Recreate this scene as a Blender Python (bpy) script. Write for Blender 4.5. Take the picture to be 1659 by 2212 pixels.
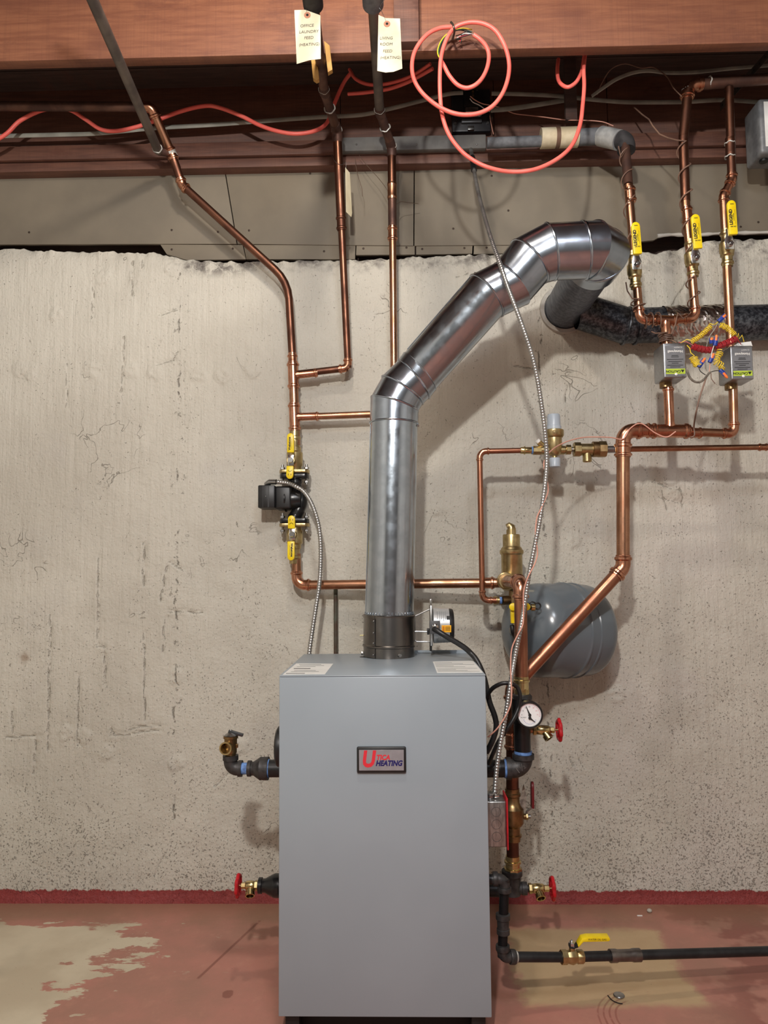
import bpy, bmesh, math, random
from mathutils import Vector, Matrix, noise
random.seed(7)
V = Vector
R = math.radians
PI = math.pi
for o in list(bpy.data.objects):
    bpy.data.objects.remove(o)
scene = bpy.context.scene
col = scene.collection

# ---------------------------------------------------------------- camera
F = 1600.0                      # focal length in pixels of the 1659 x 2212 frame
YAW, PITCH, ROLL = R(1.3), R(4.43), R(0.5)
WALL_Y = 2.62
CAMROT = (Matrix.Rotation(YAW, 3, 'Z') @ Matrix.Rotation(R(90) + PITCH, 3, 'X')
          @ Matrix.Rotation(-ROLL, 3, 'Z'))
CAM = V((0, 0, 1.135))
cd = bpy.data.cameras.new('camera')
cam = bpy.data.objects.new('camera', cd)
col.objects.link(cam)
cam.matrix_world = Matrix.Translation(CAM) @ CAMROT.to_4x4()
cd.sensor_fit = 'VERTICAL'
cd.sensor_height = 36.0
cd.lens = 36.0 * F / 2212.0
cd.clip_start = 0.05
scene.camera = cam

# ---------------------------------------------------------------- world, lights, exposure
w = bpy.data.worlds.new('world')
scene.world = w
w.use_nodes = True
w.node_tree.nodes['Background'].inputs[0].default_value = (0.9, 0.95, 1.0, 1)
w.node_tree.nodes['Background'].inputs[1].default_value = 0.03

def lamp(name, loc, power, color, radius):
    l = bpy.data.lights.new(name, 'POINT')
    l.energy = power
    l.color = color
    l.shadow_soft_size = radius
    o = bpy.data.objects.new(name, l)
    o.location = loc
    col.objects.link(o)
    return o

lamp('ceiling_bulb_light', (-0.17, 1.20, 2.88), 40, (1.0, 0.90, 0.78), 0.055)
lamp('work_lamp_light', (-0.22, -0.50, 2.40), 170, (1.0, 0.97, 0.92), 0.05)
lamp('room_bulb_light', (0.34, -0.02, 2.80), 60, (0.84, 0.92, 1.0), 0.22)
vs = scene.view_settings
vs.view_transform = 'Standard'
vs.look = 'None'
vs.gamma = 1.0
vs.use_curve_mapping = False
vs.exposure = 0.2

# ---------------------------------------------------------------- geometry helpers
def at(px, py, Y):
    """world point on the depth plane Y seen at a pixel of the photograph"""
    d = CAMROT @ V(((px - 829.5) / F, (1106.0 - py) / F, -1.0))
    return CAM + d * (Y / d.y)

def atz(px, py, z):
    d = CAMROT @ V(((px - 829.5) / F, (1106.0 - py) / F, -1.0))
    return CAM + d * ((z - CAM.z) / d.z)

def u(n, Y):
    return n * Y / F

def frame(axis, hint=None):
    a = axis.normalized()
    h = hint if hint is not None else (V((0, 0, 1)) if abs(a.z) < 0.9 else V((0, 1, 0)))
    x = (h - a * h.dot(a))
    if x.length < 1e-6:
        h = V((1, 0, 0)); x = h - a * h.dot(a)
    x.normalize()
    return x, a.cross(x), a

def catmull(pts, n=8, closed=False):
    P = [V(p) for p in pts]
    out = []
    m = len(P)
    for i in range(m - 1):
        p0 = P[i - 1] if i > 0 else P[i] * 2 - P[i + 1]
        p1, p2 = P[i], P[i + 1]
        p3 = P[i + 2] if i + 2 < m else P[i + 1] * 2 - P[i]
        for k in range(n):
            t = k / n
            out.append(0.5 * ((2 * p1) + (p2 - p0) * t + (2 * p0 - 5 * p1 + 4 * p2 - p3) * t * t
                              + (3 * p1 - p0 - 3 * p2 + p3) * t ** 3))
    out.append(P[-1].copy())
    return out

def resample(pts, step):
    out = [pts[0].copy()]
    acc = 0.0
    for a, b in zip(pts[:-1], pts[1:]):
        L = (b - a).length
        if L < 1e-9:
            continue
        d = step - acc
        while d <= L:
            out.append(a + (b - a) * (d / L))
            d += step
        acc = L - (d - step)
    return out

class MB:
    def __init__(s):
        s.v = []
        s.f = []

    def tube(s, pts, r, n=14, caps=True, closed=False):
        m = len(pts)
        rr = r if isinstance(r, (list, tuple)) else [r] * m
        T = []
        for i in range(m):
            if closed:
                t = pts[(i + 1) % m] - pts[i - 1]
            elif i == 0:
                t = pts[1] - pts[0]
            elif i == m - 1:
                t = pts[-1] - pts[-2]
            else:
                t = (pts[i + 1] - pts[i]).normalized() + (pts[i] - pts[i - 1]).normalized()
                if t.length < 1e-6:
                    t = pts[i + 1] - pts[i]
            T.append(t.normalized() if t.length > 1e-9 else (T[-1] if T else V((0, 0, 1))))
        x, y, _ = frame(T[0])
        base = len(s.v)
        for i in range(m):
            x = x - T[i] * x.dot(T[i])
            x.normalize()
            y = T[i].cross(x)
            for k in range(n):
                a = 2 * PI * k / n
                s.v.append(pts[i] + (x * math.cos(a) + y * math.sin(a)) * rr[i])
        last = m if closed else m - 1
        for i in range(last):
            i2 = (i + 1) % m
            for k in range(n):
                k2 = (k + 1) % n
                s.f.append((base + i * n + k, base + i * n + k2, base + i2 * n + k2, base + i2 * n + k))
        if caps and not closed:
            s.f.append(tuple(base + k for k in reversed(range(n))))
            s.f.append(tuple(base + (m - 1) * n + k for k in range(n)))
        return s

    def cyl(s, a, b, r, n=16, r2=None):
        return s.tube([V(a), V(b)], [r, r if r2 is None else r2], n)

    def lathe(s, p0, axis, prof, n=24, hint=None, caps=True):
        x, y, a = frame(axis, hint)
        base = len(s.v)
        m = len(prof)
        for (t, r) in prof:
            for k in range(n):
                an = 2 * PI * k / n + PI / n
                s.v.append(p0 + a * t + (x * math.cos(an) + y * math.sin(an)) * max(r, 1e-5))
        for i in range(m - 1):
            for k in range(n):
                k2 = (k + 1) % n
                s.f.append((base + i * n + k, base + i * n + k2, base + (i + 1) * n + k2, base + (i + 1) * n + k))
        if caps:
            s.f.append(tuple(base + k for k in reversed(range(n))))
            s.f.append(tuple(base + (m - 1) * n + k for k in range(n)))
        return s

    def hexn(s, a, b, r, n=6, hint=None):
        ax = b - a
        L = ax.length
        c = min(r * 0.12, L * 0.2)
        return s.lathe(a, ax, [(0, r - c), (c, r), (L - c, r), (L, r - c)], n, hint)

    def box(s, c, size, axes=None, bev=0.0, seg=2):
        ax = axes or (V((1, 0, 0)), V((0, 1, 0)), V((0, 0, 1)))
        bm = bmesh.new()
        bmesh.ops.create_cube(bm, size=1.0)
        for q in bm.verts:
            q.co = V((q.co.x * size[0], q.co.y * size[1], q.co.z * size[2]))
        if bev > 0:
            bmesh.ops.bevel(bm, geom=list(bm.edges), offset=bev, segments=seg, profile=0.5, affect='EDGES')
        return s.add_bm(bm, c, ax)

    def add_bm(s, bm, c, ax):
        base = len(s.v)
        bm.verts.index_update()
        for q in bm.verts:
            s.v.append(V(c) + ax[0] * q.co.x + ax[1] * q.co.y + ax[2] * q.co.z)
        for fc in bm.faces:
            s.f.append(tuple(base + q.index for q in fc.verts))
        bm.free()
        return s

    def prism(s, poly, o, ux, uy, dep, bev=0.0):
        """2D polygon extruded by the vector dep"""
        bm = bmesh.new()
        vs_ = [bm.verts.new(V(o) + ux * p[0] + uy * p[1]) for p in poly]
        fc = bm.faces.new(vs_)
        r = bmesh.ops.extrude_face_region(bm, geom=[fc])
        nv = [e for e in r['geom'] if isinstance(e, bmesh.types.BMVert)]
        bmesh.ops.translate(bm, vec=dep, verts=nv)
        if bev > 0:
            bmesh.ops.bevel(bm, geom=list(bm.edges), offset=bev, segments=2, profile=0.5, affect='EDGES')
        return s.add_bm(bm, V((0, 0, 0)), (V((1, 0, 0)), V((0, 1, 0)), V((0, 0, 1))))

    def ball(s, c, r, sc=(1, 1, 1), axes=None, n=14):
        ax = axes or (V((1, 0, 0)), V((0, 1, 0)), V((0, 0, 1)))
        bm = bmesh.new()
        bmesh.ops.create_uvsphere(bm, u_segments=n, v_segments=max(6, n // 2), radius=r)
        for q in bm.verts:
            q.co = V((q.co.x * sc[0], q.co.y * sc[1], q.co.z * sc[2]))
        return s.add_bm(bm, c, ax)

    def ring(s, c, axis, Rr, r, n=28, m=8):
        x, y, a = frame(axis)
        pts = [V(c) + (x * math.cos(2 * PI * k / n) + y * math.sin(2 * PI * k / n)) * Rr for k in range(n)]
        return s.tube(pts, r, m, closed=True)

    def build(s, name, mat, parent=None, sharp=38, smooth=True):
        c = V((0, 0, 0))
        for q in s.v:
            c += q
        c /= max(1, len(s.v))
        pl = V(parent['_loc']) if parent is not None else V((0, 0, 0))
        me = bpy.data.meshes.new(name)
        me.from_pydata([tuple(q - c) for q in s.v], [], s.f)
        bm = bmesh.new()
        bm.from_mesh(me)
        bmesh.ops.recalc_face_normals(bm, faces=bm.faces)
        bm.to_mesh(me)
        bm.free()
        if smooth:
            me.shade_smooth()
            me.set_sharp_from_angle(angle=R(sharp))
        if mat:
            me.materials.append(mat)
        o = bpy.data.objects.new(name, me)
        o.location = c - pl
        o['_loc'] = tuple(c)
        if parent is not None:
            o.parent = parent
        col.objects.link(o)
        return o

def thing(name, label, cat, loc, group=None):
    o = bpy.data.objects.new(name, None)
    o.empty_display_size = 0.05
    o.location = loc
    o['_loc'] = tuple(loc)
    o['label'] = label
    o['category'] = cat
    if group:
        o['group'] = group
    col.objects.link(o)
    return o

def tag(o, label, cat, group=None):
    o['label'] = label
    o['category'] = cat
    if group:
        o['group'] = group
    return o

def structure(o):
    o['kind'] = 'structure'
    return o

def text(body, size, o, ux, uy, mat, name, parent, bold=0.0, shear=0.0, align='CENTER', sx=1.0, spacing=1.0):
    """flat printed lettering; o = centre (or left end) of the line, ux / uy = reading and up directions"""
    cu = bpy.data.curves.new('lettering', 'FONT')
    cu.body = body
    cu.size = size
    cu.align_x = align
    cu.align_y = 'CENTER'
    cu.offset = bold
    cu.shear = shear
    cu.space_line = spacing
    cu.resolution_u = 3
    ob = bpy.data.objects.new('lettering', cu)
    col.objects.link(ob)
    dg = bpy.context.evaluated_depsgraph_get()
    me0 = bpy.data.meshes.new_from_object(ob.evaluated_get(dg))
    m = MB()
    m.v = [V(o) + ux * (q.co.x * sx) + uy * q.co.y for q in me0.vertices]
    m.f = [tuple(p.vertices) for p in me0.polygons]
    bpy.data.objects.remove(ob)
    bpy.data.meshes.remove(me0)
    bpy.data.curves.remove(cu)
    return m.build(name, mat, parent, smooth=False)

# ---------------------------------------------------------------- materials
def C(r, g, b):
    def f(c):
        c /= 255.0
        return c / 12.92 if c <= 0.04045 else ((c + 0.055) / 1.055) ** 2.4
    return (f(r), f(g), f(b), 1.0)

class NT:
    def __init__(s, name):
        s.m = bpy.data.materials.new(name)
        s.m.use_nodes = True
        s.t = s.m.node_tree
        s.p = s.t.nodes['Principled BSDF']

    def n(s, typ, **kw):
        nd = s.t.nodes.new(typ)
        for k, v in kw.items():
            setattr(nd, k, v)
        return nd

    def put(s, sock, v):
        if v is None:
            return
        if hasattr(v, 'links') or isinstance(v, bpy.types.NodeSocket):
            s.t.links.new(v, sock)
        else:
            sock.default_value = v

    def math(s, op, a, b=None, c=None, clamp=False):
        nd = s.n('ShaderNodeMath', operation=op)
        nd.use_clamp = clamp
        s.put(nd.inputs[0], a)
        s.put(nd.inputs[1], b)
        if c is not None:
            s.put(nd.inputs[2], c)
        return nd.outputs[0]

    def noise(s, vec, scale, detail=3.0, rough=0.55, dist=0.0):
        nd = s.n('ShaderNodeTexNoise')
        s.put(nd.inputs['Vector'], vec)
        nd.inputs['Scale'].default_value = scale
        nd.inputs['Detail'].default_value = detail
        nd.inputs['Roughness'].default_value = rough
        nd.inputs['Distortion'].default_value = dist
        return nd.outputs['Fac']

    def smooth(s, v, a, b):
        nd = s.n('ShaderNodeMapRange', interpolation_type='SMOOTHSTEP')
        s.put(nd.inputs['Value'], v)
        nd.inputs['From Min'].default_value = a
        nd.inputs['From Max'].default_value = b
        return nd.outputs[0]

    def mix(s, f, a, b):
        nd = s.n('ShaderNodeMix', data_type='RGBA')
        s.put(nd.inputs[0], f)
        s.put(nd.inputs[6], a)
        s.put(nd.inputs[7], b)
        return nd.outputs[2]

    def scalev(s, vec, sx, sy, sz):
        nd = s.n('ShaderNodeMapping')
        s.put(nd.inputs['Vector'], vec)
        nd.inputs['Scale'].default_value = (sx, sy, sz)
        return nd.outputs[0]

    def pos(s):
        return s.n('ShaderNodeNewGeometry').outputs['Position']

    def objc(s):
        return s.n('ShaderNodeTexCoord').outputs['Object']

    def xyz(s, vec):
        nd = s.n('ShaderNodeSeparateXYZ')
        s.put(nd.inputs[0], vec)
        return nd.outputs

    def bump(s, h, strength, dist=0.002):
        nd = s.n('ShaderNodeBump')
        nd.inputs['Strength'].default_value = strength
        nd.inputs['Distance'].default_value = dist
        s.put(nd.inputs['Height'], h)
        s.t.links.new(nd.outputs[0], s.p.inputs['Normal'])

    def col(s, v):
        s.put(s.p.inputs['Base Color'], v)

    def rough(s, v):
        s.put(s.p.inputs['Roughness'], v)

    def metal(s, v):
        s.put(s.p.inputs['Metallic'], v)

_M = {}
def mat(name, c1, c2=None, rough=0.5, metal=0.0, scale=20.0, detail=3.0, bump=0.0, bscale=None, stretch=(1, 1, 1),
        lo=0.35, hi=0.65, rvar=0.0, coat=0.0, spec=None):
    if name in _M:
        return _M[name]
    n = NT(name)
    n.metal(metal)
    n.rough(rough)
    co = n.scalev(n.objc(), *stretch)
    if c2:
        f = n.smooth(n.noise(co, scale, detail), lo, hi)
        n.col(n.mix(f, c1, c2))
        if rvar:
            n.rough(n.math('MULTIPLY_ADD', f, rvar, rough))
    else:
        n.col(c1)
    if bump:
        n.bump(n.noise(co, bscale or scale * 3, 3), bump, 0.001)
    if coat:
        n.p.inputs['Coat Weight'].default_value = coat
        n.p.inputs['Coat Roughness'].default_value = 0.1
    if spec is not None:
        n.p.inputs['Specular IOR Level'].default_value = spec
    _M[name] = n.m
    return n.m

COPPER = mat('bright copper', C(188, 142, 114), C(158, 114, 88), 0.26, 1.0, 18, 3, rvar=0.12)
COPPER_FIT = mat('copper fitting', C(208, 152, 124), C(178, 124, 98), 0.2, 1.0, 30, 3, 0.05, rvar=0.1)
COPPER_OLD = mat('aged copper', C(128, 88, 70), C(98, 66, 54), 0.34, 1.0, 14, 4, rvar=0.15)
COPPER_DULL = mat('dull brown copper', C(112, 82, 70), C(84, 62, 56), 0.45, 0.7, 14, 4, rvar=0.15)
COPPER_MID = mat('brown copper', C(176, 122, 96), C(146, 98, 78), 0.3, 1.0, 14, 4, rvar=0.15)
GREYPIPE = mat('grey tarnished pipe', C(118, 108, 100), C(92, 84, 80), 0.5, 0.6, 12, 4)
SOLDER = mat('white solder flux', C(206, 206, 200), C(150, 148, 142), 0.55, 0.3, 60, 3)
BRASS = mat('cast brass', C(196, 178, 134), C(174, 154, 110), 0.34, 1.0, 40, 3, 0.1, 300)
BRASS_BRIGHT = mat('bright brass', C(222, 204, 152), C(198, 176, 124), 0.24, 1.0, 40, 3)
BRASS_DARK = mat('dark bronze', C(156, 128, 90), C(124, 100, 70), 0.36, 1.0, 40, 3, 0.1, 300)
CHROME = mat('chromed steel', C(214, 214, 212), None, 0.16, 1.0)
STEEL = mat('zinc plated steel', C(184, 184, 182), C(156, 156, 156), 0.3, 1.0, 30, 3)
GALV = mat('galvanised sheet steel', C(190, 201, 212), C(178, 189, 200), 0.16, 1.0, 26, 4, 0.03, 40, rvar=0.10)
GALV_ELBOW = mat('brushed galvanised elbow', C(182, 193, 206), C(168, 179, 192), 0.19, 1.0, 22, 4, 0.02, 60, rvar=0.06)
GALV_DARK = mat('dark stainless collar', C(134, 130, 126), C(112, 108, 104), 0.24, 1.0, 8, 3, rvar=0.08)
GALV_MATTE = mat('weathered zinc thimble', C(112, 118, 128), C(86, 92, 104), 0.5, 0.7, 90, 4, 0.2, 200, stretch=(1, 1, 0.35))
IRON = mat('black iron pipe', C(46, 46, 48), C(34, 34, 36), 0.4, 0.4, 30, 3, 0.1, 200)
IRON_CAST = mat('grey cast iron fitting', C(66, 64, 64), C(50, 48, 48), 0.48, 0.4, 60, 3, 0.25, 260)
BLACK_PAINT = mat('glossy black paint', C(22, 22, 24), C(15, 15, 17), 0.28, 0.0, 30, 3, 0.15, 120)
BLACK = mat('black plastic', C(24, 24, 25), C(18, 18, 19), 0.42, 0.0, 30, 3)
RUBBER = mat('black foam insulation', C(48, 46, 48), C(34, 33, 35), 0.8, 0.0, 40, 3, 0.3, 200)
GREYFOAM = mat('grey foam insulation', C(104, 106, 110), C(86, 88, 92), 0.8, 0.0, 40, 3, 0.3, 200)
YELLOW = mat('yellow vinyl grip', C(242, 214, 22), C(228, 196, 14), 0.38, 0.0, 30)
RED = mat('red enamel', C(192, 22, 34), C(160, 16, 28), 0.35, 0.0, 30)
RED_DARK = mat('dark red vinyl', C(104, 22, 28), None, 0.45)
RED_CABLE = mat('red cable jacket', C(244, 116, 104), C(234, 102, 92), 0.42, 0.0, 12)
NM_CABLE = mat('grey cable jacket', C(158, 158, 148), C(132, 132, 124), 0.55, 0.0, 10)
PAINT_GREY = mat('grey cabinet enamel', C(146, 156, 164), C(143, 153, 161), 0.34, 0.0, 4, 2)
TANK_GREY = mat('grey tank enamel', C(98, 106, 112), C(94, 102, 108), 0.2, 0.0, 4, 2)
PAPER = mat('cream card', C(240, 232, 200), C(230, 220, 186), 0.7, 0.0, 16, 3)
WHITE = mat('white label paper', C(232, 232, 228), C(222, 222, 218), 0.4, 0.0, 10)
INK = mat('black ink', C(20, 20, 22), None, 0.6)
PENCIL = mat('dark pencil ink', C(92, 84, 76), None, 0.7)
GREYINK = mat('grey print', C(120, 122, 122), None, 0.6)
PLASTIC_GREY = mat('pale grey plastic', C(176, 186, 196), C(168, 178, 188), 0.35)
BLUE = mat('blue plastic', C(34, 64, 160), C(28, 54, 140), 0.4)
ORANGE = mat('orange plastic', C(246, 128, 62), None, 0.4)
WIRE_YEL = mat('yellow wire', C(236, 206, 54), None, 0.4)
WIRE_RED = mat('red wire', C(168, 32, 44), None, 0.4)
WIRE_BROWN = mat('brown wire', C(128, 100, 84), C(106, 82, 70), 0.5, 0.0, 20)
WIRE_PINK = mat('pink wire', C(208, 152, 134), None, 0.45)
TAPE_BLUE = mat('blue thread sealant', C(110, 150, 210), C(70, 100, 150), 0.6, 0.0, 60)
FOIL = mat('crinkled foil tape', C(214, 210, 204), C(196, 190, 184), 0.2, 1.0, 30, 3, 1.0, 30)
SHIM = mat('yellow pine', C(206, 164, 92), C(182, 138, 70), 0.65, 0.0, 20, 3, stretch=(1, 1, 0.2))

# ================================================================ THE SETTING
XL, XR, YB = -2.3, 2.5, -2.4
ZC = 2.93

def wall_material():
    n = NT('painted concrete wall')
    p = n.pos()
    x, y, z = n.xyz(p)
    big = n.noise(p, 1.6, 5, 0.6)
    c = n.mix(n.smooth(big, 0.3, 0.7), C(199, 195, 183), C(181, 176, 164))
    # scuffed cooler patches
    c = n.mix(n.math('MULTIPLY', n.smooth(n.noise(p, 4.5, 4), 0.55, 0.75), 0.35), c, C(176, 172, 166))
    # pale repaired band to the right
    band = n.math('MULTIPLY', n.smooth(x, 0.62, 0.78), n.smooth(n.noise(p, 3.0, 3), 0.42, 0.62))
    c = n.mix(n.math('MULTIPLY', band, 0.45), c, C(204, 198, 190))
    # small pits: everywhere, denser towards the bottom where the paint is chipped
    sp = n.noise(p, 170, 2, 0.5, 0.4)
    dens = n.noise(p, 5, 4)
    low = n.math('ADD', n.math('MULTIPLY', n.smooth(z, 0.6, 0.0), 0.7), n.math('MULTIPLY', n.smooth(z, 1.6, 0.4), 0.45))
    right = n.smooth(x, -0.2, 1.2)
    thr = n.math('SUBTRACT', n.math('SUBTRACT', 0.79, n.math('MULTIPLY', dens, 0.16)), n.math('ADD', n.math('MULTIPLY', low, 0.085), n.math('MULTIPLY', right, 0.025)))
    spots = n.smooth(n.math('SUBTRACT', sp, thr), 0.0, 0.025)
    c = n.mix(n.math('MULTIPLY', spots, 0.6), c, C(78, 70, 62))
    sp2 = n.noise(n.scalev(p, 1.0, 1, 0.7), 62, 3, 0.6, 0.8)
    spots2 = n.smooth(n.math('SUBTRACT', sp2, n.math('SUBTRACT', 0.735, n.math('ADD', n.math('MULTIPLY', low, 0.035), n.math('MULTIPLY', n.math('SUBTRACT', dens, 0.5), 0.25)))), 0.0, 0.02)
    c = n.mix(n.math('MULTIPLY', spots2, 0.42), c, C(100, 92, 80))
    # worm-like cracks
    wv = n.noise(p, 7.5, 3, 0.6, 0.6)
    line = n.math('ABSOLUTE', n.math('SUBTRACT', wv, 0.5))
    lmask = n.math('MULTIPLY', n.smooth(line, 0.006, 0.0), n.smooth(n.noise(p, 3.3, 3), 0.60, 0.68))
    c = n.mix(n.math('MULTIPLY', lmask, 0.45), c, C(92, 84, 74))
    at_ = n.n('ShaderNodeAttribute', attribute_name='crack_shade').outputs['Fac']
    crk_shade = n.math('MULTIPLY', n.smooth(n.math('ADD', at_, n.math('MULTIPLY', n.math('SUBTRACT', n.noise(p, 34, 4, 0.7), 0.5), 2.2)), 0.62, 0.95), 0.8)
    c = n.mix(n.math('MULTIPLY', crk_shade, 0.38), c, C(110, 102, 90))  # crack lines, with crevice shade painted dark along ridges and lump rims
    # vertical form seams at two places
    jit = n.math('MULTIPLY', n.math('SUBTRACT', n.noise(n.scalev(p, 0.2, 0.2, 1), 14, 4), 0.5), 0.05)
    seams = None
    for xs in (at(383, 1200, WALL_Y).x, at(1192, 1750, WALL_Y).x):
        dx = n.math('ABSOLUTE', n.math('ADD', n.math('SUBTRACT', x, xs), jit))
        core = n.math('MULTIPLY', n.smooth(dx, 0.005, 0.0005), n.smooth(n.noise(n.scalev(p, 1, 1, 1), 17, 5, 0.7), 0.50, 0.60))
        halo = n.math('MULTIPLY', n.smooth(dx, 0.05, 0.0), n.smooth(n.noise(p, 42, 4, 0.7), 0.60, 0.68))
        sm = n.math('MAXIMUM', core, n.math('MULTIPLY', halo, 0.8))
        seams = sm if seams is None else n.math('MAXIMUM', seams, sm)
    c = n.mix(n.math('MULTIPLY', seams, 0.7), c, C(84, 78, 70))
    # soot and cobwebs along the broken top edge
    ztop = at(830, 560, WALL_Y).z
    soot = n.math('MULTIPLY', n.smooth(n.math('ADD', z, n.math('MULTIPLY', n.noise(p, 9, 4), 0.10)), ztop - 0.02, ztop + 0.07), n.smooth(n.noise(p, 13, 5, 0.7), 0.42, 0.66))
    sx = n.smooth(x, at(330, 560, WALL_Y).x, at(440, 560, WALL_Y).x)
    c = n.mix(n.math('MULTIPLY', n.math('MULTIPLY', soot, sx), 0.85), c, C(66, 58, 58))
    cwx, cwz = at(470, 575, WALL_Y).x, at(470, 575, WALL_Y).z
    cwd = n.math('SQRT', n.math('ADD', n.math('POWER', n.math('MULTIPLY', n.math('SUBTRACT', x, cwx), 0.30), 2.0), n.math('POWER', n.math('SUBTRACT', z, cwz), 2.0)))
    cob = n.math('MULTIPLY', n.smooth(cwd, 0.055, 0.005), n.smooth(n.noise(p, 22, 6, 0.75, 0.8), 0.40, 0.58))
    c = n.mix(n.math('MULTIPLY', cob, 0.75), c, C(70, 62, 60))
    # rusty spot
    sp_p = at(52, 1420, WALL_Y)
    dr = n.math('SQRT', n.math('ADD', n.math('POWER', n.math('SUBTRACT', x, sp_p.x), 2.0), n.math('POWER', n.math('SUBTRACT', z, sp_p.z), 2.0)))
    c = n.mix(n.math('MULTIPLY', n.smooth(n.math('ADD', dr, n.math('MULTIPLY', n.noise(p, 60, 3), 0.03)), 0.045, 0.012), 0.6), c, C(120, 86, 52))
    # brick-red floor paint lapped up the foot of the wall
    zz = n.math('ADD', z, n.math('MULTIPLY', n.math('SUBTRACT', n.noise(n.scalev(p, 1, 1, 0.25), 40, 4, 0.7), 0.5), 0.030))
    redm = n.smooth(zz, 0.045, 0.040)
    c = n.mix(redm, c, n.mix(n.noise(p, 30, 3), C(150, 62, 60), C(122, 48, 48)))
    n.col(c)
    n.rough(0.62)
    # relief: vertical brush / form grain, plaster lumps, pits
    grain = n.noise(n.scalev(p, 1, 1, 0.06), 130, 3, 0.6)
    lumps = n.noise(p, 16, 5, 0.62)
    fine = n.noise(p, 110, 3)
    h = n.math('ADD', n.math('MULTIPLY', grain, 0.5), n.math('MULTIPLY', lumps, 1.0))
    h = n.math('ADD', h, n.math('MULTIPLY', fine, 0.45))
    h = n.math('SUBTRACT', h, n.math('MULTIPLY', n.math('ADD', spots, n.math('ADD', spots2, n.math('ADD', seams, n.math('ADD', lmask, crk_shade)))), 0.6))
    n.bump(h, 0.8, 0.007)
    return n.m

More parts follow.
